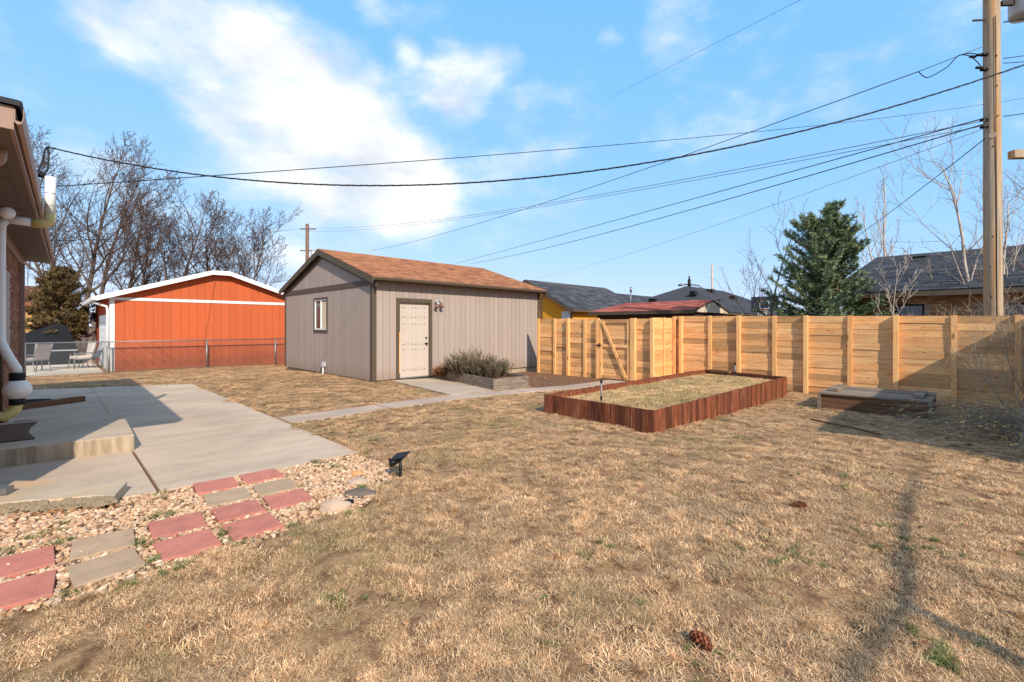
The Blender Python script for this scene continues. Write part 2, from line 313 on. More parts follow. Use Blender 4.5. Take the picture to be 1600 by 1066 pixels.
M = dict(
 lawn=m_lawn(),
 straw=m_grass('dry_grass', [(0., lin(98,66,44)), (.18, lin(158,117,83)), (.4, lin(196,153,111)), (.62, lin(216,174,128)), (.88, lin(230,195,153)), (1., lin(138,122,80))], [(.5, 0.), (.72, .5)]),
 bedgrass=m_grass('bed_grass', [(0., lin(150,112,70)), (.4, lin(208,168,116)), (.75, lin(226,192,146)), (1., lin(150,142,84))], [(.45, .0), (.65, .4)]),
 green=m_grass('green_grass', [(0., lin(58,72,34)), (.6, lin(96,108,56)), (1., lin(164,152,96))], [(.9, 0.), (1., .0)]),
 concrete=m_concrete('patio_concrete', lin(194,170,146)), step=m_concrete('step_concrete', lin(184,163,140), 0, True), rust=m_concrete('broken_slab_concrete', lin(182,164,140), .55),
 walk=m_concrete('walk_concrete', lin(182,158,138)),
 dirt=plain('garden_dirt', lin(112,82,60), .95, .35, 12, 0, .8, 40),
 pebble=m_pebble(), paver_red=m_paver('red_paver', lin(188,117,100)), paver_tan=m_paver('tan_paver', lin(172,144,116)),
 taupe=m_siding('taupe_siding', lin(164,146,134), lin(136,110,90)), trim=plain('brown_trim', lin(88,74,60), .6, .12), groove=plain('siding_groove', lin(112,92,80), .9),
 door=plain('door_paint', lin(190,173,159), .5, .05), white=plain('white_paint', lin(228,226,222), .55, .05), metal=plain('galvanised', lin(138,138,136), .45, .12, 9, .7),
 hinge=plain('dark_hardware', lin(40,34,30), .4, .1, 9, .6), black=plain('black_plastic', lin(26,25,26), .5, .1), glass=None,
 orange=m_siding('orange_siding', lin(190,92,52), lin(138,78,52)), orange_groove=plain('orange_groove', lin(172,76,42), .9),
 shingle_brown=m_shingle('brown_shingle', [(0., lin(134,84,58)), (.35, lin(160,106,72)), (.7, lin(176,120,84)), (1., lin(146,100,74))]),
 shingle_dark=m_shingle('dark_shingle', [(0., lin(52,52,56)), (.5, lin(68,68,72)), (1., lin(84,84,88))]),
 shingle_red=m_shingle('red_shingle', [(0., lin(140,70,56)), (.5, lin(166,86,70)), (1., lin(182,104,86))]),
 cedar_h=wood('cedar_board', [(.25, lin(176,116,70)), (.45, lin(214,162,108)), (.65, lin(228,184,132)), (.85, lin(242,210,162))], (9, .7, 9), True, .75, (.68, 1.24), (3,4.6,9)),
 cedar_x=wood('cedar_board_side', [(.25, lin(190,128,72)), (.5, lin(220,164,104)), (.85, lin(240,200,146))], (.7, 9, 9), True, .75, (.9, 1.2), (2.2,3.2,5.5)),
 cedar_v=wood('cedar_post', [(.25, lin(196,138,84)), (.5, lin(222,170,112)), (.85, lin(238,196,142))], (9, 9, .7), True, .75, (1., 1.2), (4,4,1.6)),
 redwood=wood('red_stained_wood', [(.25, lin(64,36,25)), (.44, lin(104,57,38)), (.58, lin(134,76,50)), (.74, lin(176,138,112))], (14, 14, .9), False, .85, (.55, 1.2)),
 grey_h=wood('weathered_plank', [(.25, lin(84,72,62)), (.5, lin(128,114,100)), (.8, lin(160,146,130))], (14, .6, 14), True, .9, (.85, 1.1)),
 brown_h=wood('brown_plank', [(.25, lin(74,50,36)), (.5, lin(112,80,58)), (.8, lin(150,116,88))], (14, .6, 14), True, .9, (.85, 1.1)),
 planter=wood('grey_planter_board', [(.25, lin(86,76,68)), (.5, lin(126,112,100)), (.8, lin(172,152,130))], (1.4, 1.4, 9), False, .9, (.85, 1.1)),
 pole=m_pole(), bark=m_bark('grey_bark', lin(72,60,54), lin(122,106,96)), bark_pale=m_bark('pale_bark', lin(150,132,116), lin(206,192,178)), bark_red=m_bark('brown_bark', lin(92,66,54), lin(140,108,92)),
 twig=m_bark('twig_bark', lin(66,50,44), lin(98,78,70), 3), twig_pale=m_bark('pale_twig', lin(120,102,86), lin(164,146,126), 3),
 spruce=m_leaf('spruce_needles', [(0., lin(64,78,50)), (.5, lin(114,128,88)), (1., lin(166,174,132))]),
 juniper=m_leaf('juniper_scales', [(0., lin(58,44,28)), (.5, lin(98,76,46)), (1., lin(120,104,62))]),
 rosemary=m_leaf('grey_green_leaves', [(0., lin(70,62,47)), (.5, lin(110,101,76)), (1., lin(146,130,104))]),
 brownleaf=m_leaf('dead_leaves', [(0., lin(104,64,38)), (.5, lin(150,98,60)), (1., lin(178,132,92))]),
 budleaf=m_leaf('yellow_green_leaves', [(0., lin(140,124,62)), (.6, lin(196,168,92)), (1., lin(222,188,120))]),
 aggregate=plain('exposed_aggregate', lin(142,126,104), .95, .4, 40, 0, .9, 90), pale_slab=m_concrete('pale_slab', lin(222,204,180)),
 house_brick=m_brick('red_brown_brick', lin(118,74,54), lin(146,96,70), lin(168,118,88)), tan_brick=m_brick('tan_brick', lin(140,104,72), lin(172,132,94), lin(196,158,118)),
 gold_brick=m_brick('gold_brick', lin(196,150,98), lin(214,168,112), lin(226,186,132)), mortar=plain('mortar', lin(176,158,142), .95),
 soffit=plain('brown_soffit', lin(108,94,85), .6, .08), fascia=plain('brown_fascia', lin(152,122,106), .45, .08),
 pvc=plain('white_pipe', lin(226,222,214), .4, .05), pvc_yellow=plain('stained_pipe', lin(204,186,120), .5, .12),
 yellow=plain('yellow_stucco', lin(214,146,38), .85, .06), whitebrick=plain('white_brick', lin(206,202,198), .9, .2, 20), brownwall=plain('brown_wall', lin(72,56,46), .8, .1),
 cream=plain('cream_panel', lin(206,184,158), .8), wire=plain('wire_rubber', lin(34,34,36), .6, .05), wire_grey=plain('grey_wire', lin(96,100,106), .5, .05),
 mat=plain('coir_mat', lin(98,74,60), .95, .25, 30, 0, .8, 120), stone=plain('river_stone', lin(176,150,128), .75, .14, 9), stone_dark=plain('slate_stone', lin(104,90,80), .8, .14, 9), stone_orange=plain('orange_stone', lin(206,140,94), .8, .1),
 cone=m_leaf('pine_cone_scales', [(0., lin(70,38,24)), (.5, lin(112,60,38)), (1., lin(146,88,58))]),
 cushion=plain('grey_cushion', lin(150,140,140), .9, .2, 20), cushion_pale=plain('pale_cushion', lin(206,190,178), .9, .12, 20), tarp=plain('dark_tarp', lin(26,27,31), .95, .2, 5), tin=plain('grey_tank', lin(176,178,180), .4, .06, 5, .2),
 backboard=plain('backboard_blue', lin(52,62,82), .3, .08), weed=None, window=None)
def m_glass():
    t = NT('window_glass'); g = t.noise(t.coord(), 2.0, 2)
    m = t.done(t.ramp(g, [(.3, lin(36,40,44)), (.7, lin(70,76,80))]), .08); t.b.inputs['Specular IOR Level'].default_value = .8; return m
M['glass'] = m_glass()
# ---------------------------------------------------------------- ground
PATIO = [(2.5,5.02),(2.5,13.95),(-1.2,15.6),(-1.2,5.3),(.3,5.16),(.66,5.06)]
PATIO_A = [(.682,5.06),(2.5,5.0),(2.5,13.95),(.682,14.75)]           # bay right of the joint
PATIO_B = [(-1.2,5.35),(.655,5.07),(.655,14.77),(-1.2,15.6)]
GRAVEL = [(-.9,5.5),(.51,5.12),(.66,5.04),(2.45,4.98),(2.50,4.6),(2.46,4.3),(2.34,3.99),(2.1,3.73),(1.8,3.5),(1.47,3.52),(1.13,3.42),(.78,3.38),(.39,3.38),(.07,3.42),(-.2,3.47),(-.9,3.5)]
STOOP = [(5.98,7.80),(7.30,7.90),(8.02,11.16),(6.52,11.16)]
WALK = [(2.52,7.20),(4.2,7.22),(6.0,7.26),(7.8,7.24),(9.4,7.10),(10.9,7.02),(11.62,7.0)]
WALKW = .54
BED = [(5.88,3.10),(12.0,3.03),(12.45,5.12),(5.98,5.20)]
PLANTER = [(7.32,7.92),(8.52,7.92),(9.0,11.1),(7.98,11.1)]
SHED = [(6.0,11.2),(12.6,11.2),(12.6,17.6),(6.0,17.6)]
def walk_in(x, y, pad=0):
    for i in range(len(WALK)-1):
        (x0, y0), (x1, y1) = WALK[i], WALK[i+1]
        if x0-.001 <= x <= x1:
            yy = y0+(y1-y0)*(x-x0)/(x1-x0); return yy-pad <= y <= yy+WALKW+pad
    return False
def hard(x, y):
    return inside((x, y), PATIO) or inside((x, y), GRAVEL) or inside((x, y), STOOP) or walk_in(x, y) or inside((x, y), BED) or inside((x, y), PLANTER) or inside((x, y), SHED)
def lumps(x, y):
    return .020*noise.fractal(Vector((x*2.6, y*2.6, .3)), .9, 2.1, 3) + .020*noise.noise(Vector((x*6.5, y*6.5, 2.1))) + .012*noise.noise(Vector((x*13, y*13, 4.1)))
def ground_z(x, y):
    if -2 < x < 14 and -5 < y < 20:
        if hard(x, y): return terr(x, y)-.03
        return terr(x, y)+lumps(x, y)
    return terr(x, y)
def axis(dense0, dense1, step, far):
    a = [dense0+i*step for i in range(int((dense1-dense0)/step)+1)]
    s = step; q = a[-1]
    while q < far: s *= 1.35; q += s; a.append(q)
    s = step; q = a[0]; lo = []
    while q > -far: s *= 1.35; q -= s; lo.append(q)
    return lo[::-1]+a
ax, ay = axis(-.4, 13.2, .05, 900), axis(-.6, 12, .05, 900)
g = MB(); nx = len(ax)
for y in ay:
    for x in ax: g.v.append((x, y, ground_z(x, y)))
for j in range(len(ay)-1):
    for i in range(nx-1): g.face((j*nx+i, j*nx+i+1, (j+1)*nx+i+1, (j+1)*nx+i), 0)
ground = struct('ground', g, M['lawn'], smooth=True)
tag(ground, 'dry tan winter lawn and bare earth of the back yard')

patio = struct('patio', MB().prism(PATIO_A, -.1, .152), M['concrete'])
tag(patio, 'pale broom-finished concrete patio slab beside the brick house')
MB().prism(PATIO_B, -.1, .150).build('slab_bay', M['concrete'], patio)
MB().box(.656, .681, 5.08, 6.93, -.1, .132).build('joint_strip', M['dirt'], patio); MB().box(.656, .681, 6.94, 14.75, -.1, .145).build('joint_filler', M['concrete'], patio)
# low concrete step and the broken slab before it
st = MB().prism([(-1.3,7.14),(.69,6.93),(.74,8.86),(-1.3,9.06)], .14, .335).build('concrete_step', M['step'], bevel=.012)
tag(st, 'low stained concrete door step on the patio by the house', 'step')
bs = MB(); top = [(-.75,5.62,.215),(.37,4.94,.205),(.475,5.27,.225),(-.30,6.02,.245),(-.7,6.3,.25)]
edge = []
for i in range(15):
    t = i/14; a = Vector(top[0]).lerp(Vector(top[1]), t); a += Vector((.6, .8, 0))*rng.uniform(-.018, .018); edge.append(a)
pts = edge+[Vector(p) for p in top[2:]]
bs.prism([(p.x, p.y) for p in pts], lambda x, y: .153+.006*noise.noise(Vector((x*9, y*9, 0))), lambda x, y: .228+.02*(y-4.9)/1.2)
broken = bs.build('broken_slab', M['rust'], bevel=.006)
tag(broken, 'rust-stained broken concrete slab lying at the patio edge over gravel', 'slab')
sp = MB(); sp.beam((-.95,5.93,.285),(-.235,5.53,.272),.085,.05); eg = MB(); er = random.Random(8)
for i in range(260):                                         # broken aggregate face along the front of the slab
    t = i/260; a = edge[0].lerp(edge[-1], t)+Vector((.6,.8,0))*er.uniform(-.012,.008); pebble_at = er.choice((.012,.016,.022))
    for k in range(2):
        c = a+Vector((er.uniform(-.01,.01), er.uniform(-.01,.01), .160+er.uniform(0,.058)-a.z)); bb_ = [Vector((er.uniform(-1,1), er.uniform(-1,1), er.uniform(-1,1))).normalized()*pebble_at for _ in range(6)]
        d0 = pebble_at; eg.hexa([c+Vector(q)*d0*er.uniform(.6,1) for q in ((-1,-1,-.8),(1,-1,-.8),(1,1,-.8),(-1,1,-.8),(-1,-1,.8),(1,-1,.8),(1,1,.8),(-1,1,.8))])
o = eg.build('broken_edge', M['aggregate'], broken); o['kind'] = 'stuff'
dsp = sp.build('downspout_end', M['metal'])
tag(dsp, 'grey metal downspout end resting on the broken slab', 'downspout')
# walkway
wk = None
for i in range(len(WALK)-1):
    (x0, y0), (x1, y1) = WALK[i], WALK[i+1]; gp = .012
    q = [(x0+gp,y0),(x1-gp,y1),(x1-gp,y1+WALKW),(x0+gp,y0+WALKW)]
    mb = MB().prism(q, -.1, lambda x, y: terr(x, y)+.022+.004*(i % 2))
    if wk is None: wk = struct('walkway', mb, M['walk']); tag(wk, 'narrow concrete walk crossing the lawn to the gate')
    else: mb.build('walk_slab', M['walk'], wk)
stoop = struct('stoop', MB().prism(STOOP, -.1, lambda x, y: terr(x, y)+.035), M['step']); tag(stoop, 'pale concrete apron in front of the shed door')
dirt = struct('dirt_strip', MB().prism([(8.6,7.68),(11.66,7.58),(11.66,10.9),(9.1,11.1)], -.1, .028), M['dirt']); tag(dirt, 'bare brown earth between shed and cedar fence')

# gravel bed
gb = struct('gravel_bed', MB().prism(GRAVEL, -.05, .122), M['dirt']); tag(gb, 'earth under the river gravel border')
ico = bmesh.new(); bmesh.ops.create_icosphere(ico, subdivisions=1, radius=1)
IV = [v.co.copy() for v in ico.verts]; IFC = [tuple(v.index for v in f.verts) for f in ico.faces]; ico.free()
def pebble(mb, x, y, z, s, r):
    b = len(mb.v); a = r.uniform(0, 6.28); ca, sa = math.cos(a), math.sin(a); sx, sy, sz = s*r.uniform(.75,1.35), s*r.uniform(.7,1.05), s*r.uniform(.45,.75)
    ti = r.uniform(-.35, .35); k = r.random()
    for v in IV:
        f = r.uniform(.86, 1.1); X, Y, Z = v.x*sx*f, v.y*sy*f, v.z*sz*f
        mb.v.append((x+X*ca-Y*sa, y+X*sa+Y*ca, z+Z+ti*X))
    for f in IFC: mb.face((b+f[0], b+f[1], b+f[2]), k)
PAV = [(1.065,4.885,'r',-5),(1.445,4.88,'r',-2),(1.065,4.495,'t',-4),(1.435,4.465,'t',-6),(1.045,4.10,'r',-3),(1.415,4.08,'r',-5),(1.037,3.71,'r',0),
       (.654,4.113,'r',-3),(.642,3.705,'r',2),(.248,4.114,'t',-4),(.235,3.71,'t',5),(-.145,4.13,'r',1),(-.145,3.70,'r',-3)]
def on_paver(x, y, m):
    return any(abs(x-p[0]) < m and abs(y-p[1]) < m for p in PAV)
gm = MB(); pr = random.Random(3)
n = 0
while n < 10500:
    x = pr.uniform(-.75, 2.5); y = pr.uniform(3.36, 5.3)
    if not inside((x, y), GRAVEL): continue
    if on_paver(x, y, .165) or inside((x, y), [(-.75,5.55),(.33,4.95),(.52,5.2),(-.3,6.02)]): continue
    if y < 3.62 and pr.random() < (3.62-y)*2.6: n += 1; continue
    pebble(gm, x, y, .128+pr.uniform(0, .016), pr.choice((.009,.011,.014,.017,.022)), pr); n += 1
for i in range(70):                                         # strays on the stones and slab edge
    x, y = pr.uniform(-.3,2.4), pr.uniform(3.5,5.25); on = on_paver(x, y, .155)
    pebble(gm, x, y, .160 if on or inside((x, y), PATIO) else .135, pr.choice((.005,.007,.009)), pr)
tag(gm.build('river_gravel', M['pebble'], smooth=False), 'tan and pink river pebbles around the stepping stones', 'gravel', kind='stuff')
PL = ['red stepping stone touching the patio edge, left of its pair','red stepping stone touching the patio edge, right of its pair','tan stepping stone in second row, nearer the house','tan stepping stone in second row, nearer the dry lawn',
 'red stepping stone in third row below the left tan one','red stepping stone nearest the rounded river stone','red stepping stone at lawn edge below the other third-row red ones','red stepping stone beside the gravel, above another, right of tan pair','red stepping stone at lawn edge with a twig on it',
 'upper tan stepping stone of the pair left of centre','lower tan stepping stone of the pair at the lawn edge','upper red stepping stone cut by the left picture edge','lower red stepping stone cut by the left picture edge']
for (x, y, c, a), lb in zip(PAV, PL):
    w = .160; mb = MB().box(-w, w, -w-.004, w+.004, -.02, .026)
    o = mb.build('stepping_stone', M['paver_red' if c == 'r' else 'paver_tan'], bevel=.004); o.location = (x, y, .128); o.rotation_euler = (R(rng.uniform(-.8,.8)), R(rng.uniform(-.8,.8)), R(a))
    tag(o, lb, 'paver', 'stepping stones through the gravel')
def rock(name, label, loc, size, rz, mat, seed):
    bm = bmesh.new(); bmesh.ops.create_icosphere(bm, subdivisions=4, radius=1); mb = MB()
    for v in bm.verts:
        d = 1+.16*noise.fractal(v.co*1.3+Vector((seed,0,0)), .8, 2, 3); mb.v.append((v.co.x*size[0]*d, v.co.y*size[1]*d, v.co.z*size[2]*d))
    for f in bm.faces: mb.face(tuple(v.index for v in f.verts), .5)
    bm.free(); o = mb.build(name, mat, smooth=True); o.location = loc; o.rotation_euler = (0, 0, rz); return tag(o, label, 'rock', 'edging rocks')
rock('edging_rock', 'smooth rounded pinkish river stone at the gravel edge', (1.60,3.60,.155), (.125,.062,.06), R(-40), M['stone'], 1)
rock('edging_rock', 'flat dark slate rock behind the rounded stone', (1.90,3.78,.145), (.14,.075,.035), R(-42), M['stone_dark'], 2)
rock('edging_rock', 'tan blocky rock half sunk in gravel', (2.02,4.06,.14), (.095,.075,.045), R(-20), M['stone'], 3)
rock('edging_rock', 'small orange rock in the gravel near the solar light', (2.14,4.30,.145), (.055,.045,.03), R(-30), M['stone_orange'], 4)
# solar light
sl = thing('solar_light', 'black solar spotlight on a stake at the gravel corner', 'light', (2.37,3.90,.14))
MB().tube([(2.375,3.895,.08),(2.375,3.895,.33)], .014, 10).build('stake', M['black'], sl, True)
MB().tube([(2.375,3.895,.22),(2.375,3.895,.24)], .018, 10).build('collar', M['black'], sl, True)
MB().hexa([(2.29,3.93,.315),(2.375,3.82,.345),(2.475,3.88,.375),(2.39,3.99,.345),(2.29,3.93,.327),(2.375,3.82,.357),(2.475,3.88,.387),(2.39,3.99,.357)]).build('solar_panel', M['black'], sl)
MB().tube([(2.40,3.91,.325),(2.335,3.955,.29),(2.30,3.975,.285)], [.022,.038,.042], 12).build('lamp_head', M['black'], sl, True)
sd = MB().lathe([(.03,0),(.045,.01),(.045,.02),(.02,.03)], (1.73,3.64,.14), 14).build('path_light', M['black'], None, True); tag(sd, 'small dark disc light between the two edging rocks', 'light')

# ---------------------------------------------------------------- brick house at the left edge
H = thing('brick_house', 'brown brick house with deep eave at the left edge', 'house', (0, 13.9, 0), rz=-.0193)
def hp(name, mb, mat, parent=None, smooth=False): return mb.build(name, mat, parent or H, smooth, local=True)
WX, WY = -.40, -.40
wall = hp('wall', MB().box(-8.6, WX-.012, -8.9, WY-.012, -.1, 2.93), M['mortar'])
bk = MB(); ch = .0762; br = random.Random(11)
for c in range(int(2.85/ch)):
    z = .10+c*ch
    if z+.06 > 2.80: break
    y = WY-.003-(.1 if c % 2 else 0)
    while y > -8.8:
        y1 = max(y-.195, -8.88)
        if not (-4.05 < y-.1 < -2.95 and 1.15 < z+.03 < 2.45):
            bk.box(WX-.05, WX+br.uniform(-.002,.002), y1, y, z, z+.064, br.random())
        y -= .205
bo = hp('bricks', bk, M['house_brick'], H); bo['kind'] = 'stuff'
hp('frieze_board', MB().box(WX-.01, WX+.03, -8.9, WY+.02, 2.78, 2.945), M['fascia'])
# soffit boards
for i in range(47):
    y0 = -9.27+i*.197; hp('soffit_board', MB().box(-.62 if i else -8.6, -.10, y0, y0+.192, 2.945+.002*(i % 2), 2.96), M['soffit'])
hp('soffit_edge', MB().box(-.10, -.022, -9.28, -.01, 2.938, 2.958), M['soffit'])
hp('fascia', MB().box(-.022, 0, -9.3, 0, 2.935, 3.09), M['fascia'])
hp('fascia', MB().box(-9, -.022, -9.3, -9.278, 2.935, 3.09), M['fascia'])
gt = MB(); prof = [(.0,3.08),(.0,2.99),(.03,2.975),(.075,2.985),(.095,3.03),(.095,3.095),(.085,3.095),(.085,3.03),(.07,2.995),(.012,3.0),(.012,3.08)]
def extrude_y(prof, y0, y1, x0=0):
    mb = MB(); n = len(prof); mb.v = [(x0+p[0], y0, p[1]) for p in prof]+[(x0+p[0], y1, p[1]) for p in prof]
    for i in range(n): j = (i+1) % n; mb.face((i, n+i, n+j, j), .5)
    mb.face(tuple(range(n)), .5); mb.face(tuple(range(2*n-1, n-1, -1)), .5); return mb
hp('gutter', extrude_y([(p[0]*.5, p[1]) for p in prof], -9.3, 0, .001), M['fascia'])
rf = MB(); e = .03
A, B, Cc, D = (e,-9.33,3.095),(e,.03,3.095),(-9.03,.03,3.095),(-9.03,-9.33,3.095); P, Q = (-4.5,-4.9,4.55),(-4.5,-4.4,4.55)
for poly in ((A,B,Q,P),(B,Cc,Q),(Cc,D,P,Q),(D,A,P)):
    pv = [Vector(p) for p in poly]; nr = (pv[1]-pv[0]).cross(pv[2]-pv[0]); rf.slab(poly, nr if nr.z > 0 else -nr, .035, .4)
hp('roof', rf, M['shingle_dark'])
wn = hp('window', MB().box(WX-.08, WX-.05, -4.05, -2.95, 1.15, 2.45), M['glass'])
for b in ((-4.05,-3.99,1.15,2.45),(-3.01,-2.95,1.15,2.45),(-4.05,-2.95,1.15,1.21),(-4.05,-2.95,2.39,2.45),(-3.53,-3.47,1.15,2.45)):
    hp('window_frame', MB().box(WX-.06, WX-.02, b[0], b[1], b[2], b[3]), M['white'], wn)
hp('window_sill', MB().box(WX-.05, WX+.06, -4.15, -2.85, 1.07, 1.145), M['house_brick'], wn)
hp('wall_conduit', MB().tube([(WX+.02,-4.75,.3),(WX+.02,-4.75,2.75)], .016, 8), M['trim'], None, True)
hp('downspout', MB().box(WX+.01, WX+.07, -1.25, -1.16, .2, 2.78), M['fascia'])
hp('downspout_elbow', MB().tube([(-.10,-8.72,2.99),(-.12,-8.72,2.86),(-.2,-8.72,2.77),(-.42,-8.72,2.74)], .05, 10), M['fascia'], None, True)
lf = hp('wall_lamp', MB().box(WX, WX+.13, -6.2, -6.03, 2.28, 2.42), M['pvc'])
hp('meter_box', MB().box(WX, WX+.10, -6.9, -6.6, 1.3, 1.75), M['tin'])
hp('flood_lamp', MB().tube([(-.28,-6.6,2.86),(-.22,-6.72,2.80),(-.19,-6.78,2.78)], [.03,.05,.065], 12), M['pvc'], None, True)
# service drop mast
hp('cable_knob', MB().tube([(.01,-3.2,3.05),(.04,-3.2,3.10)], .025, 8), M['wire'])
# radon vent with fan
V = thing('vent_pipe', 'white plastic vent pipe with round fan on the brick wall', 'pipe', (-.3, 7.6, .14))
MB().tube([(-.52,7.60,.62),(-.36,7.60,.60),(-.29,7.60,.66),(-.27,7.60,.74)], .055, 14).build('lower_elbow', M['pvc_yellow'], V, True)
MB().lathe([(.068,.72),(.068,.80)], (-.27,7.6,0), 16).build('lower_coupling', M['black'], V, True)
MB().lathe([(.07,.79),(.09,.82),(.118,.85),(.122,.90),(.10,.95),(.08,.975),(.07,.99)], (-.27,7.6,0), 24).build('fan', M['pvc'], V, True)
MB().lathe([(.066,.985),(.066,1.075)], (-.27,7.6,0), 16).build('upper_coupling', M['black'], V, True)
MB().tube([(-.27,7.6,1.07),(-.275,7.6,1.12),(-.33,7.62,1.24),(-.40,7.66,1.42),(-.405,7.68,1.55),(-.405,7.7,2.62),(-.40,7.7,2.74),(-.36,7.7,2.80)], .046, 14).build('riser', M['pvc'], V, True)
MB().tube([(-.38,7.7,2.81),(-.15,7.7,2.80)], .047, 14).build('cross_pipe', M['pvc'], V, True)
MB().tube([(-.16,7.7,2.80),(-.06,7.7,2.80),(-.015,7.7,2.83),(-.01,7.7,2.92)], .053, 14).build('upper_elbow', M['pvc_yellow'], V, True)
MB().tube([(-.01,7.7,2.90),(-.005,7.7,3.36)], .049, 14).build('outlet', M['pvc'], V, True)
for z in (3.02,3.16): MB().tube([(-.007,7.7,z),(-.007,7.7,z+.012)], .0515, 14).build('pipe_ring', M['tin'], V, True)
# window wells, timber and mats by the house
for (cx, cy, r, lb) in ((-.38,12.6,.42,'far dark window well against the brick wall'),(-.40,9.75,.40,'dark window well behind the concrete step')):
    ww = thing('window_well', lb, 'window well', (cx, cy, .15)); mb = MB(); arc = [(cx+r*math.cos(a), cy+r*math.sin(a)) for a in [R(-90+i*12) for i in range(16)]]
    mb.prism(arc, .10, .158); mb.build('well_floor', M['tarp'], ww)
    MB().tube([(x, y, .165) for x, y in arc], .014, 6).build('well_rim', M['metal'], ww, True)
tm = MB().beam((-.6,11.55,.20),(.44,12.18,.20),.13,.10).build('landscape_timber', M['brown_h'], bevel=.01); tag(tm, 'weathered brown timber lying on the shaded patio', 'timber')
dm = MB(); arc = [(-.13-.06*math.sin(math.pi*i/8), 7.42+1.25*i/8) for i in range(9)]
dm.prism([(-1.2,7.5)]+arc+[(-1.2,8.75)], .335, .352); tag(dm.build('door_mat', M['mat']), 'brown coir door mat on the concrete step', 'mat')
# ---------------------------------------------------------------- shed
def shingles(p00, p10, p01, p11, exp=.14, tab=.3, lift=.012, seed=1):
    """tabs on a roof plane: p00-p10 is the eave, p01-p11 the ridge"""
    p00, p10, p01, p11 = map(Vector, (p00, p10, p01, p11)); r = random.Random(seed); mb = MB()
    nr = (p10-p00).cross(p01-p00).normalized(); nr = nr if nr.z > 0 else -nr
    rows = max(2, int((p01-p00).length/exp)); n = max(2, int((p10-p00).length/tab))
    for i in range(rows):
        v0, v1 = i/rows, min(1, (i+1.25)/rows); off = r.random()
        us = [0]+[u for u in ((k+off)/n for k in range(n)) if 0 < u < 1]+[1]
        for k in range(len(us)-1):
            u0, u1 = us[k]+.0006, us[k+1]-.0006; l = lift*r.uniform(.7, 1.3); c = r.random()
            f = lambda u, v: p00.lerp(p10, u).lerp(p01.lerp(p11, u), v)
            a, b, cc, d = f(u0,v0)+nr*l, f(u1,v0)+nr*l, f(u1,v1)+nr*.001, f(u0,v1)+nr*.001
            e, g2 = f(u0,v0)-nr*.004, f(u1,v0)-nr*.004
            i0 = len(mb.v); mb.v += [tuple(q) for q in (a,b,cc,d,e,g2)]; mb.face((i0,i0+1,i0+2,i0+3), c); mb.face((i0+4,i0+5,i0+1,i0), c)
    return mb
X0, X1, Y0, Y1 = 6.0, 12.6, 11.2, 17.6; RY, RZ = 14.4, 4.0; EZ = 2.90; SL = (RZ-EZ)/(RY-10.95)
def roof_z(y): return RZ-abs(y-RY)*SL
shed = thing('shed', 'taupe wood-sided shed with brown trim and rust-brown shingle roof', 'shed', (X0, Y0, .12))
MB().box(X0+.06, X1-.06, Y0+.06, Y1-.06, -.3, .16).build('foundation', M['step'], shed)
b = MB().box(X0+.03, X1-.03, Y0+.03, Y1-.03, .16, 2.86); b.build('wall_core', M['groove'], shed)
for x in (X0+.03, X1-.08): MB().slab([(x,Y0+.03,2.85),(x,Y1-.03,2.85),(x,RY,roof_z(RY)-.1)], (1,0,0), .05).build('gable_core', M['groove'], shed)
DX0, DX1, DT = 6.70, 7.86, 2.38
bw = .203; x = X0+.10
def front_board(x0, x1, z0): MB().box(x0, x1, Y0, Y0+.034, z0, 2.85).build('siding_board', M['taupe'], shed)
while x < X1-.10:
    e = min(x+bw-.010, X1-.10)
    if e <= DX0 or x >= DX1: front_board(x, e, .155)
    else:
        if x < DX0: front_board(x, DX0, .155)
        if e > DX1: front_board(DX1, e, .155)
        front_board(max(x, DX0), min(e, DX1), DT)
    x += bw
y = Y0+.10
while y < Y1-.08:
    e = min(y+bw-.010, Y1-.08); WY0, WY1, WZ0, WZ1 = 13.98, 15.02, 1.42, 2.50
    def gb_(y0, y1, z0, z1): MB().box(X0, X0+.034, y0, y1, z0, z1).build('siding_board', M['taupe'], shed)
    if e <= WY0 or y >= WY1: gb_(y, e, .155, 2.70)
    else:
        if y < WY0: gb_(y, WY0, .155, 2.70)
        if e > WY1: gb_(WY1, e, .155, 2.70)
        a0, a1 = max(y, WY0), min(e, WY1); gb_(a0, a1, .155, WZ0); gb_(a0, a1, WZ1, 2.70)
    t0, t1 = roof_z(y)-.13, roof_z(e)-.13
    if min(t0, t1) > 2.84: MB().hexa([(X0,y,2.83),(X0+.034,y,2.83),(X0+.034,e,2.83),(X0,e,2.83),(X0,y,t0),(X0+.034,y,t0),(X0+.034,e,t1),(X0,e,t1)]).build('gable_board', M['taupe'], shed)
    y += bw
MB().box(X0-.022, X0+.03, Y0+.02, Y1, 2.695, 2.84).build('band_board', M['trim'], shed)
MB().box(X0-.02, X0+.10, Y0-.022, Y0+.03, .15, 2.85).build('corner_trim', M['trim'], shed)
MB().box(X0-.0225, X0+.03, Y0+.031, Y0+.10, .15, 2.69).build('corner_trim', M['trim'], shed)
MB().box(X0-.02, X0+.03, Y1-.08, Y1+.02, .15, 2.69).build('corner_trim', M['trim'], shed)
MB().box(X1-.10, X1+.022, Y0-.022, Y0+.10, .15, 2.85).build('corner_trim', M['trim'], shed)
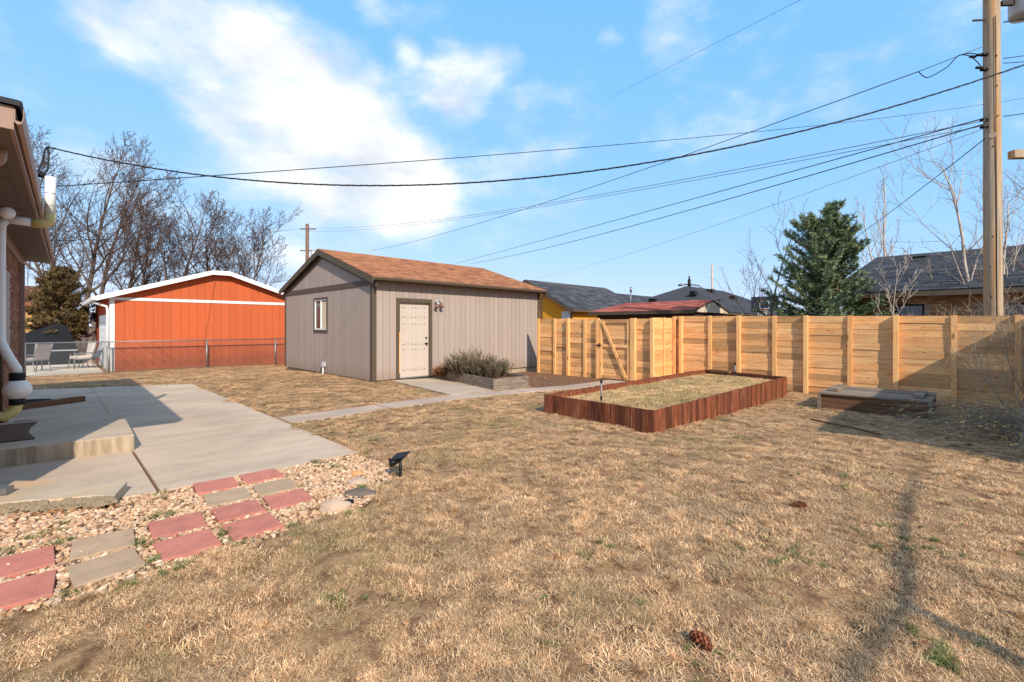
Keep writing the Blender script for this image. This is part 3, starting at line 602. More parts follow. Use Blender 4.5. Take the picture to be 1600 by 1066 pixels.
# roof
ex0, ex1 = X0-.14, X1+.14; rf = MB()
ey, ez = 10.95, EZ
rf.slab([(ex0,ey,ez-.07),(ex1,ey,ez-.07),(ex1,RY,RZ-.07),(ex0,RY,RZ-.07)], (0,-SL,1), .055)
rf.slab([(ex0,RY,RZ-.07),(ex1,RY,RZ-.07),(ex1,2*RY-ey,ez-.07),(ex0,2*RY-ey,ez-.07)], (0,SL,1), .055)
roof = rf.build('roof', M['groove'], shed)
for nm, sd, a in (('front', 1, ((ex0-.01,ey-.02,ez-.012),(ex1+.01,ey-.02,ez-.012),(ex0-.01,RY,RZ-.004),(ex1+.01,RY,RZ-.004))), ('back', 2, ((ex1+.01,2*RY-ey+.02,ez-.012),(ex0-.01,2*RY-ey+.02,ez-.012),(ex1+.01,RY,RZ-.004),(ex0-.01,RY,RZ-.004)))):
    o = shingles(*a, seed=sd).build('shingles', M['shingle_brown'], roof); o['kind'] = 'stuff'
rc = MB()
for i in range(28):
    xx = ex0+i*(ex1-ex0)/28; rc.hexa([(xx,RY-.12,RZ-.035),(xx+.26,RY-.12,RZ-.035),(xx+.26,RY+.12,RZ-.035),(xx,RY+.12,RZ-.035),(xx,RY-.01,RZ+.018),(xx+.26,RY-.01,RZ+.012),(xx+.26,RY+.01,RZ+.012),(xx,RY+.01,RZ+.018)])
o = rc.build('ridge_cap', M['shingle_brown'], roof); o['kind'] = 'stuff'
for s in (-1, 1):
    yE = RY+s*(RY-ey)
    for xx, nm in ((ex0-.012, 'rake_board'), (ex1-.013, 'rake_board')):
        z = lambda yy: roof_z(yy)-.02
        MB().hexa([(xx,RY,z(RY)-.16),(xx+.025,RY,z(RY)-.16),(xx+.025,yE,z(yE)-.16),(xx,yE,z(yE)-.16),(xx,RY,z(RY)),(xx+.025,RY,z(RY)),(xx+.025,yE,z(yE)),(xx,yE,z(yE))]).build(nm, M['trim'], roof)
    for xx in (X0-.03,):                                     # inner frieze along the rake
        MB().hexa([(xx,RY,z(RY)-.26),(xx+.025,RY,z(RY)-.26),(xx+.025,yE,z(yE)-.26),(xx,yE,z(yE)-.26),(xx,RY,z(RY)-.13),(xx+.025,RY,z(RY)-.13),(xx+.025,yE,z(yE)-.13),(xx,yE,z(yE)-.13)]).build('rake_frieze', M['trim'], roof)
MB().box(ex0+.02, ex1-.02, ey+.005, ey+.025, ez-.12, ez-.02).build('fascia', M['trim'], roof)
gp = [(0,-.02),(0,-.09),(.06,-.105),(.105,-.095),(.125,-.055),(.125,-.018),(.117,-.018),(.117,-.055),(.095,-.085),(.012,-.085),(.012,-.02)]
mb = MB(); n = len(gp); mb.v = [(ex0+.03, ey+.002-p[0], ez+p[1]) for p in gp]+[(ex1-.02, ey+.002-p[0], ez+p[1]) for p in gp]
for i in range(n): j = (i+1) % n; mb.face((i, j, n+j, n+i), .5)
mb.face(tuple(range(n)), .5); mb.face(tuple(range(2*n-1,n-1,-1)), .5); mb.build('gutter', M['trim'], shed)
MB().tube([(X1+.06,10.90,2.80),(X1+.07,10.93,2.72),(X1+.05,11.08,2.62),(X1+.05,11.12,2.52),(X1+.05,11.14,.3)], .04, 8).build('downspout', M['trim'], shed, True)
# door
dr = MB().box(6.79, 7.77, Y0+.012, Y0+.032, .175, 2.27); dr = dr.build('door', M['door'], shed)
for px in (6.91, 7.32):
    for z0, z1 in ((.36,.96),(1.08,1.68),(1.84,2.14)):
        fr = MB(); w = px+.33
        for q in ((px,w,z0,z0+.025),(px,w,z1-.025,z1),(px,px+.025,z0,z1),(w-.025,w,z0,z1)): fr.box(q[0], q[1], Y0+.004, Y0+.0125, q[2], q[3])
        fr.build('panel_moulding', M['door'], dr)
        MB().box(px+.05, w-.05, Y0+.003, Y0+.0125, z0+.05, z1-.05).build('door_panel', M['door'], dr)
MB().lathe([(.028,0),(.028,.012),(.012,.02),(.012,.04),(.03,.05),(.03,.07),(.01,.08)], (0,0,0), 14).build('door_knob', M['hinge'], dr, True, local=True)
k = bpy.data.objects['door_knob']; k.rotation_euler = (R(90),0,0); k.location = (7.68, Y0+.013, 1.10)
k2 = k.copy(); k2.name = 'deadbolt'; COL.objects.link(k2); k2.scale = (.8,.8,.5); k2.location = (7.68, Y0+.013, 1.27)
for q in ((DX0,6.79,.16,DT),(7.77,DX1,.16,DT),(6.79,7.77,2.27,DT)): MB().box(q[0], q[1], Y0-.075 if q[2] > 2 else Y0-.05, Y0+.03, q[2], q[3]).build('door_trim', M['trim'], shed)
MB().box(6.80, 7.76, Y0-.06, Y0+.03, .145, .172).build('threshold', M['metal'], shed)
MB().box(6.765, 6.793, Y0-.053, Y0+.01, .3, 1.45).build('bare_jamb', M['cedar_v'], shed)
# window
wn = MB().box(X0+.02, X0+.03, WY0+.06, WY1-.06, WZ0+.08, WZ1-.06).build('window', M['glass'], shed)
MB().box(X0+.015, X0+.019, WY0+.12, 14.48, WZ0+.12, WZ1-.12).build('curtain', M['cream'], wn)
for q in ((WY0,WY0+.055,WZ0,WZ1),(WY1-.055,WY1,WZ0,WZ1),(WY0+.055,WY1-.055,WZ0,WZ0+.07),(WY0+.055,WY1-.055,WZ1-.055,WZ1)): MB().box(X0-.03, X0+.012, q[0], q[1], q[2], q[3]).build('window_trim', M['trim'], wn)
for q in ((WY0+.055,WY0+.10,WZ0+.07,WZ1-.055),(WY1-.10,WY1-.055,WZ0+.07,WZ1-.055),(WY0+.10,WY1-.10,WZ0+.07,WZ0+.11),(WY0+.10,WY1-.10,WZ1-.095,WZ1-.055),(14.48,14.525,WZ0+.11,WZ1-.095)): MB().box(X0-.012, X0+.016, q[0], q[1], q[2], q[3]).build('window_frame', M['white'], wn)
fl = thing('flood_light', 'silver two-headed flood light on shed wall beside the door', 'light', (8.06, Y0, 2.28))
MB().tube([(8.06,Y0-.001,2.33),(8.06,Y0-.035,2.33)], [.065,.05], 14).build('base_plate', M['tin'], fl, True)
for s in (-1, 1):
    MB().tube([(8.06+s*.03,Y0-.04,2.34),(8.06+s*.085,Y0-.09,2.35),(8.06+s*.11,Y0-.12,2.30)], [.02,.026,.03], 8).build('arm', M['tin'], fl, True)
    MB().tube([(8.06+s*.07,Y0-.09,2.29),(8.06+s*.085,Y0-.11,2.21),(8.06+s*.10,Y0-.13,2.14)], [.028,.04,.062], 12).build('lamp_head', M['bark_red'], fl, True)
MB().lathe([(.03,0),(.035,.03),(.03,.06)], (8.06,Y0-.06,2.24), 12).build('sensor', M['white'], fl, True)
oc = thing('outdoor_outlet', 'small grey outlet box on a white pipe by the shed wall', 'outlet', (5.9,14.15,.05))
MB().tube([(5.90,14.15,-.02),(5.93,14.16,.36)], .02, 8).build('conduit', M['pvc'], oc, True); MB().box(5.87,5.99,14.10,14.22,.36,.50).build('outlet_box', M['tin'], oc)
# ---------------------------------------------------------------- planter with shrubs, block
pl = thing('wood_planter', 'weathered grey board planter beside the shed door', 'planter', (7.32,7.92,.06))
def edge_boards(poly, z0, h, rows, th, mat, parent, nm, inner=1):
    c = Vector((sum(p[0] for p in poly)/len(poly), sum(p[1] for p in poly)/len(poly)))
    for i in range(len(poly)):
        a, b_ = Vector(poly[i]), Vector(poly[(i+1) % len(poly)]); d = (b_-a).normalized(); nn = Vector((-d.y, d.x)) 
        if nn.dot(c-a) < 0: nn = -nn
        for k in range(rows):
            o = rng.uniform(0, .006); a2 = a+d*(.001 if i % 2 else -.0); b2 = b_-d*(th if i % 2 == 0 else 0)
            q = [a2+nn*o, b2+nn*o, b2+nn*(o+th), a2+nn*(o+th)]
            if (q[1]-q[0]).cross(q[2]-q[1]) < 0: q = q[::-1]
            MB().prism([(v.x, v.y) for v in q], z0+k*h/rows+.002, z0+(k+1)*h/rows-.002).build(nm, mat, parent, bevel=.004)
edge_boards(PLANTER, .02, .34, 2, .045, M['planter'], pl, 'planter_board')
MB().prism([(7.38,7.98),(8.46,7.98),(8.93,11.05),(8.04,11.05)], .0, .27).build('soil', M['dirt'], pl)
cb = thing('cinder_block', 'single pinkish concrete block on the dirt at the shed corner', 'block', (11.85,10.55,.03))
MB().hexa([(11.72,10.42,.028),(12.05,10.28,.028),(12.13,10.46,.028),(11.80,10.60,.028),(11.72,10.42,.22),(12.05,10.28,.22),(12.13,10.46,.22),(11.80,10.60,.22)]).build('block_body', M['walk'], cb, bevel=.008)
# ---------------------------------------------------------------- cedar fence
def ftop_main(y): return 1.80+.0145*(y+.6)
def ftop_left(y): return 1.812+.0115*(y-6.2)
fr_ = random.Random(21)
def fence_panel(par, x, ya, yb, top, n=12, z0=.012):
    for k in range(n):
        o = fr_.uniform(-.010, .010); j = fr_.uniform(-.006, .006)
        za = [z0+(top(yy)-z0)*k/n+(j if 0 < k else 0) for yy in (ya, yb)]; zb = [z0+(top(yy)-z0)*(k+1)/n-.0035+(0) for yy in (ya, yb)]
        MB().hexa([(x+o,ya,za[0]),(x+o+.02,ya,za[0]),(x+o+.02,yb,za[1]),(x+o,yb,za[1]),(x+o,ya,zb[0]),(x+o+.02,ya,zb[0]),(x+o+.02,yb,zb[1]),(x+o,yb,zb[1])]).build('fence_board', M['cedar_h'], par)
cf = thing('cedar_fence', 'new honey-coloured cedar board fence along the back of the yard', 'fence', (12.88,2.5,0))
ys = [5.95,5.13,4.37,3.53,2.84,1.98,1.17,.27,-.6,-1.5,-2.4]
for i in range(len(ys)-1): fence_panel(cf, 12.885, ys[i+1]+.002, ys[i]-.002, ftop_main)
for i, yy in enumerate(ys):
    if i % 2 == 0 and i: MB().box(12.785, 12.878, yy-.045, yy+.045, -.1, ftop_main(yy)+.012).build('post', M['cedar_v'], cf, bevel=.003)
    elif i: MB().box(12.84, 12.8785, yy-.045, yy+.045, -.02, ftop_main(yy)+.006).build('batten', M['cedar_v'], cf, bevel=.003)
jf = thing('cedar_fence', 'short cedar return panel facing the sun beside the gate', 'fence', (12.3,6.2,0))
for k in range(12):
    z0, z1 = .012+1.83*k/12, .012+1.83*(k+1)/12-.0035; o = fr_.uniform(-.004,.004)
    MB().box(11.75, 12.84, 6.2+o, 6.22+o, z0, z1).build('fence_board', M['cedar_x'], jf)
MB().box(12.79, 12.88, 6.10, 6.19, -.05, 1.875).build('post', M['cedar_v'], jf, bevel=.003)
MB().box(12.25, 12.29, 6.165, 6.1945, -.02, 1.852).build('batten', M['cedar_v'], jf, bevel=.003)
fence_panel(cf, 12.885, 5.952, 6.215, ftop_main)
MB().box(12.785, 12.8775, 5.90, 5.99, -.05, 1.885).build('post', M['cedar_v'], cf, bevel=.003)
lf = thing('cedar_fence', 'cedar fence section between shed corner and gate', 'fence', (11.7,9.3,0))
ys = [10.42,9.71,9.13,8.5,8.0]
for i in range(4): fence_panel(lf, 11.71, ys[i+1]+.002, ys[i]-.002, ftop_left)
for i, yy in enumerate(ys):
    if i in (2, 4): MB().box(11.615, 11.704, yy-.045, yy+.045, -.1, ftop_left(yy)+.01).build('post', M['cedar_v'], lf, bevel=.003)
    else: MB().box(11.665, 11.7035, yy-.045, yy+.045, -.02, ftop_left(yy)+.005).build('batten', M['cedar_v'], lf, bevel=.003)
hf = thing('cedar_fence', 'narrow cedar fence panel between gate hinge post and corner', 'fence', (11.7,6.5,0))
fence_panel(hf, 11.71, 6.23, 6.72, ftop_left)
MB().box(11.60, 11.74, 6.73, 6.87, -.1, 1.83).build('post', M['cedar_v'], hf, bevel=.003)
MB().box(11.605, 11.704, 6.17, 6.26, -.1, 1.83).build('post', M['cedar_v'], hf, bevel=.003)
gt = thing('cedar_gate', 'cedar gate with a diagonal brace and black latch', 'gate', (11.65,7.4,.05))
for k in range(12):
    z0, z1 = .06+1.74*k/12, .06+1.74*(k+1)/12-.0035
    MB().box(11.67+fr_.uniform(-.003,.003), 11.69, 6.89, 7.94, z0, z1).build('gate_board', M['cedar_h'], gt)
for q in ((7.84,7.93,.05,1.80),(6.895,6.985,.05,1.80)): MB().box(11.628, 11.667, q[0], q[1], q[2], q[3]).build('stile', M['cedar_v'], gt, bevel=.003)
for z in (.06, .98, 1.70): MB().box(11.629, 11.6675, 6.987, 7.838, z, z+.09).build('rail', M['cedar_h'], gt, bevel=.003)
MB().beam((11.611,7.80,1.74),(11.611,7.02,.12),.085,.034,(1,0,0)).build('brace', M['cedar_v'], gt, bevel=.003)
MB().box(11.60, 11.627, 7.86, 8.02, 1.02, 1.05).build('latch', M['hinge'], gt); MB().tube([(11.60,7.9,.98),(11.60,7.9,1.1)], .014, 8).build('latch_handle', M['hinge'], gt)
# ---------------------------------------------------------------- red raised bed
bedo = thing('raised_bed', 'long raised bed walled with red-stained upright boards', 'raised bed', (5.9,3.1,.12))
BT = .435
def pickets(a, b_, w0=.098):
    a, b_ = Vector(a), Vector(b_); L_ = (b_-a).length; d = (b_-a)/L_; nn = Vector((d.y, -d.x)); s = 0
    while s < L_-.01:
        w = min(fr_.uniform(w0*.85, w0*1.15), L_-s); o = fr_.uniform(-.003, .003); p, q = a+d*(s+.002)+nn*o, a+d*(s+w-.002)+nn*o
        p2, q2 = p-nn*.022, q-nn*.022; t = BT+fr_.uniform(-.005, .005); le = fr_.uniform(-.004, .004); b0 = Vector((d.x*le, d.y*le, 0))
        z0 = min(terr(p.x, p.y), terr(q.x, q.y))-.06
        MB().hexa([(p.x,p.y,z0),(q.x,q.y,z0),(q2.x,q2.y,z0),(p2.x,p2.y,z0),(p.x+b0.x,p.y+b0.y,t),(q.x+b0.x,q.y+b0.y,t),(q2.x+b0.x,q2.y+b0.y,t),(p2.x+b0.x,p2.y+b0.y,t)]).build('upright_board', M['redwood'], bedo)
        s += w
for i in range(4): pickets(BED[i], BED[(i+1) % 4])
def inset(poly, m):
    c = Vector((sum(p[0] for p in poly)/4, sum(p[1] for p in poly)/4)); out = []
    for p in poly: v = Vector(p)-c; out.append((c.x+v.x-math.copysign(m, v.x), c.y+v.y-math.copysign(m, v.y)))
    return out
BI = inset(BED, .05)
for i in range(4):
    a, b_ = BI[i], BI[(i+1) % 4]; MB().beam((a[0],a[1],BT-.065),(b_[0],b_[1],BT-.065), .045, .09).build('inner_rail', M['redwood'], bedo)
MB().prism(inset(BED, .03), 0, .325).build('soil', M['lawn'], bedo)
rs = MB().beam((12.30,4.9,.43),(12.18,4.35,.43),.12,.07).build('timber_offcut', M['brown_h'], bevel=.006); tag(rs, 'short dark timber offcut at the far end of the raised bed', 'timber')
for (x, y, z, h, lb) in ((6.25,4.22,.36,.33,'thin steel sprinkler stake at near end of the raised bed'),(11.85,4.12,.36,.30,'thin steel sprinkler stake at far end of the raised bed')):
    t_ = thing('sprinkler_stake', lb, 'stake', (x, y, z)); MB().tube([(x,y,z-.05),(x,y,z+h)], .011, 8).build('riser', M['metal'], t_, True); MB().tube([(x,y,z+h),(x,y,z+h+.05)], .02, 8).build('nozzle', M['black'], t_, True); MB().tube([(x,y,z+.06),(x,y,z+.12)], .019, 8).build('coupling', M['black'], t_, True)
# ---------------------------------------------------------------- low plank box
lb_ = thing('plank_box', 'low weathered grey plank box in front of the cedar fence', 'box', (10.6,.5,0))
for k in range(5):
    x = 10.56+k*.30; zz = fr_.uniform(0,.014); MB().box(x, x+.272, .47+fr_.uniform(0,.03), 2.14-fr_.uniform(0,.03), .285, .318+zz).build('lid_plank', M['grey_h'], lb_, bevel=.004)
for (y0, y1) in ((1.86,1.96),(.62,.72)):
    for x0, x1 in ((10.75,11.15),(11.17,11.6)): MB().box(x0, x1, y0-.02, y1+.02, .334, .392).build('cleat', M['grey_h'], lb_, bevel=.004)
MB().box(10.60, 10.64, .50, 2.12, .155, .282).build('side_plank', M['brown_h'], lb_); MB().box(10.585, 10.63, .50, 2.12, .0, .15).build('side_plank', M['brown_h'], lb_)
MB().box(10.642, 12.0, .50, .54, .0, .15).build('end_plank', M['brown_h'], lb_); MB().box(10.65, 12.0, .51, .545, .155, .282).build('end_plank', M['brown_h'], lb_)
MB().box(10.642, 12.0, 2.08, 2.12, .0, .282).build('end_plank', M['brown_h'], lb_); MB().box(12.0, 12.04, .5, 2.12, .0, .282).build('side_plank', M['brown_h'], lb_)
for y in (.48, 2.09): MB().box(10.55, 10.583, y, y+.05, .0, .284).build('corner_post', M['grey_h'], lb_)
hs = MB().tube([(8.9,1.9,.06),(8.6,1.6,.085),(8.5,1.3,.085),(8.1,.9,.10)], .014, 6).build('edging_strip', M['brown_h'], None, True); tag(hs, 'thin brown edging strip lying on the lawn before the plank box', 'edging')
# ---------------------------------------------------------------- orange garage
OX, OY = 1.556, 22.77; og = thing('orange_garage', 'orange wood-sided garage with white trim behind the wire fence', 'garage', (OX, OY, -.1))
OX1 = 8.65; prof = [(1.15,2.70),(4.78,3.93),(5.42,3.93),(9.05,2.70)]
def oz(x):
    for (a, za), (b_, zb) in zip(prof, prof[1:]):
        if a <= x <= b_: return za+(zb-za)*(x-a)/(b_-a)
MB().box(OX+.03, OX1-.03, OY+.03, OY+8.5, -.3, 2.72).build('wall_core', M['orange_groove'], og)
mb = MB(); mb.slab([(OX+.03,OY+.03,2.6),(OX1-.03,OY+.03,2.6),(OX1-.03,OY+.03,oz(OX1)-.1),(5.42,OY+.03,3.83),(4.78,OY+.03,3.83),(OX+.03,OY+.03,oz(OX)-.1)], (0,1,0), .1); mb.build('gable_core', M['orange_groove'], og)
x = OX+.13
while x < OX1-.1:
    e = min(x+.283, OX1-.1); MB().box(x, e, OY, OY+.034, .18, 2.58).build('siding_board', M['orange'], og)
    MB().box(x, e, OY+.012, OY+.034, -.25, .172).build('skirt_board', M['orange'], og)
    MB().hexa([(x,OY,2.70),(e,OY,2.70),(e,OY+.034,2.70),(x,OY+.034,2.70),(x,OY,oz(x)-.13),(e,OY,oz(e)-.13),(e,OY+.034,oz(e)-.13),(x,OY+.034,oz(x)-.13)]).build('gable_board', M['orange'], og)
    x += .29
MB().box(OX-.02, OX+.125, OY-.022, OY+.03, -.25, 2.72).build('corner_trim', M['white'], og)
MB().box(OX-.02, OX+.03, OY+.032, OY+.16, -.25, 2.70).build('corner_trim', M['white'], og)
MB().box(OX+.127, OX1, OY-.02, OY+.03, 2.585, 2.695).build('band_board', M['white'], og)
rf = MB()
for (a, za), (b_, zb) in zip(prof, prof[1:]):
    rf.hexa([(a,OY-.3,za-.05),(b_,OY-.3,zb-.05),(b_,OY+8.7,zb-.05),(a,OY+8.7,za-.05),(a,OY-.3,za),(b_,OY-.3,zb),(b_,OY+8.7,zb),(a,OY+8.7,za)])
roof = rf.build('roof', M['shingle_brown'], og)
for (a, za), (b_, zb) in zip(prof, prof[1:]):
    MB().hexa([(a,OY-.325,za-.17),(b_,OY-.325,zb-.17),(b_,OY-.302,zb-.17),(a,OY-.302,za-.17),(a,OY-.325,za+.008),(b_,OY-.325,zb+.008),(b_,OY-.302,zb+.008),(a,OY-.302,za+.008)]).build('rake_board', M['white'], roof)
    MB().hexa([(a,OY-.30,za-.075),(b_,OY-.30,zb-.075),(b_,OY,zb-.075),(a,OY,za-.075),(a,OY-.30,za-.052),(b_,OY-.30,zb-.052),(b_,OY,zb-.052),(a,OY,za-.052)]).build('soffit', M['white'], roof)
MB().box(1.03, 1.145, OY-.3, OY+8.6, 2.56, 2.69).build('gutter', M['white'], og)
MB().tube([(1.10,OY-.12,2.56),(1.12,OY-.10,2.46),(1.45,OY-.05,2.34),(1.48,OY-.05,2.2),(1.48,OY-.05,-.1)], .045, 8).build('downspout', M['white'], og, True)
for k in range(7): MB().box(OX-.03, OX+.02, OY+.35, OY+5.0, -.1+k*.31, -.1+k*.31+.30).build('door_panel', M['white'], og)
MB().box(OX-.05, OX+.02, OY+.18, OY+.34, -.2, 2.2).build('door_jamb', M['white'], og)

# ---------------------------------------------------------------- wire fence
cl = thing('chain_link_fence', 'low galvanised chain link fence across the back of the lawn', 'fence', (2,22.4,-.1)); FY = 22.4; fz0, fz1 = -.10, 1.03
for x in (-.62, 1.50, 4.55, 7.2): MB().tube([(x,FY,-.3),(x,FY,fz1+.01)], .03, 10).build('post', M['metal'], cl, True)
MB().tube([(-.7,FY,fz1),(7.6,FY,fz1)], .022, 8).build('top_rail', M['metal'], cl, True)
MB().tube([(-.7,FY,fz0+.04),(7.6,FY,fz0+.04)], .006, 6).build('tension_wire', M['metal'], cl)
cw = MB(); hgt = fz1-fz0-.03; k = -.7-hgt
while k < 7.6:
    for s in (1, -1):
        a, b_ = (k, k+hgt) if s > 0 else (k+hgt, k); za, zb = fz0, fz1-.03
        A_, B_ = Vector((a, FY+.004*s, za)), Vector((b_, FY+.004*s, zb)); lo, hi = 0., 1.
        for X, sg in ((-.7, 1), (7.6, -1)):
            if A_.x*sg < X*sg and B_.x*sg < X*sg: lo = 2
            elif A_.x*sg < X*sg: lo = max(lo, (X-A_.x)/(B_.x-A_.x))
            elif B_.x*sg < X*sg: hi = min(hi, (X-A_.x)/(B_.x-A_.x))
        if lo < hi: cw.tube([A_.lerp(B_, lo), A_.lerp(B_, hi)], .004, 3, cap=False)
    k += .075
o = cw.build('wire_mesh', M['metal'], cl); o['kind'] = 'stuff'

# ---------------------------------------------------------------- neighbour's patio at the left
npz = -.10
nslab = struct('neighbour_patio', MB().prism([(-3.4,22.55),(1.35,22.55),(1.35,33),(-3.4,33)], -.4, -.07), M['pale_slab']); tag(nslab, "neighbour's sunlit concrete patio behind the wire fence")
def patio_chair(lb, x, y, rz, cush, mat):
    c = thing('patio_chair', lb, 'chair', (x, y, -.07), 'patio chairs behind the wire fence', rz)
    for s in (-1, 1):
        MB().tube([(s*.27,-.28,0),(s*.27,-.26,.30),(s*.27,-.22,.58),(s*.27,.10,.62),(s*.27,.28,.62)], .017, 6).build('arm_frame', M['metal'], c, True, local=True)
        MB().tube([(s*.25,-.26,.38),(s*.25,.24,.40),(s*.25,.34,.75),(s*.25,.42,1.05)], .017, 6).build('side_frame', M['metal'], c, True, local=True)
        MB().tube([(s*.27,.34,0),(s*.26,.22,.40)], .017, 6).build('leg', M['metal'], c, True, local=True)
    MB().tube([(-.25,.42,1.05),(.25,.42,1.05)], .017, 6).build('top_bar', M['metal'], c, True, local=True)
    MB().hexa([(-.24,-.26,.40),(.24,-.26,.40),(.24,.24,.42),(-.24,.24,.42),(-.24,-.26,.40+cush),(.24,-.26,.40+cush),(.24,.24,.42+cush),(-.24,.24,.42+cush)]).build('seat', mat, c, local=True, bevel=.02)
    MB().hexa([(-.24,.22,.44),(.24,.22,.44),(.24,.27+cush*.2,.43),(-.24,.27+cush*.2,.43),(-.24,.41-cush,1.06),(.24,.41-cush,1.06),(.24,.42,1.06),(-.24,.42,1.06)]).build('backrest', mat, c, local=True, bevel=.02)
patio_chair('grey cushioned patio chair beside the brick house corner', -.42, 24.4, R(-140), .12, M['cushion'])
patio_chair('pale cushioned patio chair drawn up to the outdoor table', .82, 24.9, R(-75), .10, M['cushion_pale'])
patio_chair('empty slatted patio chair nearest the orange garage', 1.12, 25.6, R(-80), .02, M['tin'])
tb = thing('patio_table', 'long low outdoor table with metal legs behind the wire fence', 'table', (.15,25.2,-.07))
MB().box(-.35,.75,24.9,25.6,.64,.67).build('table_top', M['tin'], tb, bevel=.01)
for x in (-.25,.65):
    for y in (24.98,25.5): MB().tube([(x,y,-.07),(x,y,.64)], .018, 6).build('leg', M['metal'], tb, True)
cv = MB(); pr2 = random.Random(5)
ridge = [(-.9,29.6,1.25),(.2,29.2,1.75),(.55,29.0,1.55)]; lo_ = [(-1.6,28.6,-.1),(.1,28.1,-.1),(1.05,28.2,-.1)]; bk_ = [(-1.5,30.6,-.1),(.2,30.5,-.1),(1.0,30.0,-.1)]
for i in range(2):
    cv.quad(lo_[i], lo_[i+1], ridge[i+1], ridge[i], .5); cv.quad(bk_[i+1], bk_[i], ridge[i], ridge[i+1], .5)
cv.tri(lo_[0], ridge[0], bk_[0], .5); cv.tri(lo_[2], bk_[2], ridge[2], .5)
tag(cv.build('tarp_cover', M['tarp']), 'dark tarp cover draped over something behind the patio chairs', 'cover')
gh = thing('tan_brick_house', 'gold brick house wall far behind the patio chairs', 'house', (-2,40,-.1))
MB().box(-8,-.4,40,46,-.3,2.9).build('wall_core', M['mortar'], gh); bb = MB()
for c in range(27):
    x = -5.0-(.1 if c % 2 else 0)
    while x < -.42: bb.box(x, min(x+.205, -.4), 39.97, 40, -.05+c*.105, .045+c*.105); x += .215
o = bb.build('bricks', M['gold_brick'], gh); o['kind'] = 'stuff'
rf = MB(); rf.slab([(-8.5,39.5,2.8),(.2,39.5,2.8),(.2,43,4.1),(-8.5,43,4.1)], (0,-.3,1), .1); rf.slab([(.2,46.5,2.8),(-8.5,46.5,2.8),(-8.5,43,4.1),(.2,43,4.1)], (0,.3,1), .1); rf.build('roof', M['shingle_brown'], gh)
MB().box(-1.35,-1.1,39.9,39.96,-.1,2.6).build('downspout', M['white'], gh)

# ---------------------------------------------------------------- houses behind the cedar fence
def gable_y(name, lb, cat, xa, xb, yr, half, ze, zr, wallmat, roofmat, over=.35, seed=1, wall_in=.3):
    """ridge along X from xa to xb at y=yr"""
    h = thing(name, lb, cat, (xa, yr, 0)); sl = (zr-ze)/half
    poly = [(xa+wall_in, yr-half+wall_in), (xb-wall_in, yr-half+wall_in), (xb-wall_in, yr+half-wall_in), (xa+wall_in, yr+half-wall_in)]
    zw = ze+sl*wall_in-.08
    MB().prism(poly, -.3, zw).build('wall', wallmat, h)
    g_ = MB()
    for x in (xa+wall_in, xb-wall_in-.1): g_.slab([(x,yr-half+wall_in,zw-.01),(x,yr+half-wall_in,zw-.01),(x,yr,zr-.1)], (1,0,0), .1)
    g_.build('gable_wall', wallmat, h)
    r_ = MB(); r_.slab([(xa,yr-half,ze-.05),(xb,yr-half,ze-.05),(xb,yr,zr-.05),(xa,yr,zr-.05)], (0,-sl,1), .05); r_.slab([(xb,yr+half,ze-.05),(xa,yr+half,ze-.05),(xa,yr,zr-.05),(xb,yr,zr-.05)], (0,sl,1), .05)
    ro = r_.build('roof', M['trim'], h)
    for k, a in enumerate((((xa-.02,yr-half-.02,ze),(xb+.02,yr-half-.02,ze),(xa-.02,yr,zr),(xb+.02,yr,zr)), ((xb+.02,yr+half+.02,ze),(xa-.02,yr+half+.02,ze),(xb+.02,yr,zr),(xa-.02,yr,zr)))):
        o = shingles(*a, exp=.28, tab=.5, seed=seed+k).build('shingles', roofmat, ro); o['kind'] = 'stuff'
    for s in (-1, 1):
        for x in (xa-.03, xb+.005):
            MB().hexa([(x,yr,zr-.22),(x+.025,yr,zr-.22),(x+.025,yr+s*half,ze-.22),(x,yr+s*half,ze-.22),(x,yr,zr-.02),(x+.025,yr,zr-.02),(x+.025,yr+s*half,ze-.02),(x,yr+s*half,ze-.02)]).build('rake_board', M['trim'], ro)
    MB().box(xa, xb, yr-half-.10, yr-half-.005, ze-.14, ze-.01).build('gutter', M['trim'], h)
    return h
yh = gable_y('yellow_house', 'yellow house with charcoal gable roof beyond the shed', 'house', 19.62, 28.0, 18.56, 3.45, 2.52, 4.34, M['yellow'], M['shingle_dark'], seed=31)
MB().box(19.88,19.915,17.15,20.6,1.0,1.98).build('garage_door_opening', M['brownwall'], yh)
MB().box(19.86,19.93,15.42,16.0,-.1,2.42).build('brick_pier', M['whitebrick'], yh)
MB().tube([(19.75,15.05,2.42),(19.78,15.2,2.3),(19.85,15.30,2.2),(19.85,15.30,0)], .05, 8).build('downspout', M['trim'], yh, True)
def hip(name, lb, xa, xb, ya, yb, ze, zr, rid, wallmat, roofmat, seed, wall_in=.45):
    h = thing(name, lb, 'house', ((xa+xb)/2, (ya+yb)/2, 0)); (rx0, ry0), (rx1, ry1) = rid
    MB().box(xa+wall_in, xb-wall_in, ya+wall_in, yb-wall_in, -.3, ze-.02).build('wall', wallmat, h)
    MB().box(xa, xb, ya, yb, ze-.12, ze-.021).build('eave', M['trim'], h)
    A, B, C_, D_ = (xa,ya,ze),(xb,ya,ze),(xb,yb,ze),(xa,yb,ze); P, Q = (rx0,ry0,zr),(rx1,ry1,zr)
    r_ = MB()
    for poly in ((A,B,Q,P) if rx0 != rx1 else (A,B,P), (B,C_,Q) if rx0 != rx1 else (B,C_,Q,P), (C_,D_,P,Q) if rx0 != rx1 else (C_,D_,Q), (D_,A,P) if rx0 != rx1 else (D_,A,P,Q)):
        pv = [Vector(p) for p in poly]; nr = (pv[1]-pv[0]).cross(pv[2]-pv[0]); r_.slab(poly, nr if nr.z > 0 else -nr, .04)
    r_.build('roof', roofmat, h); return h
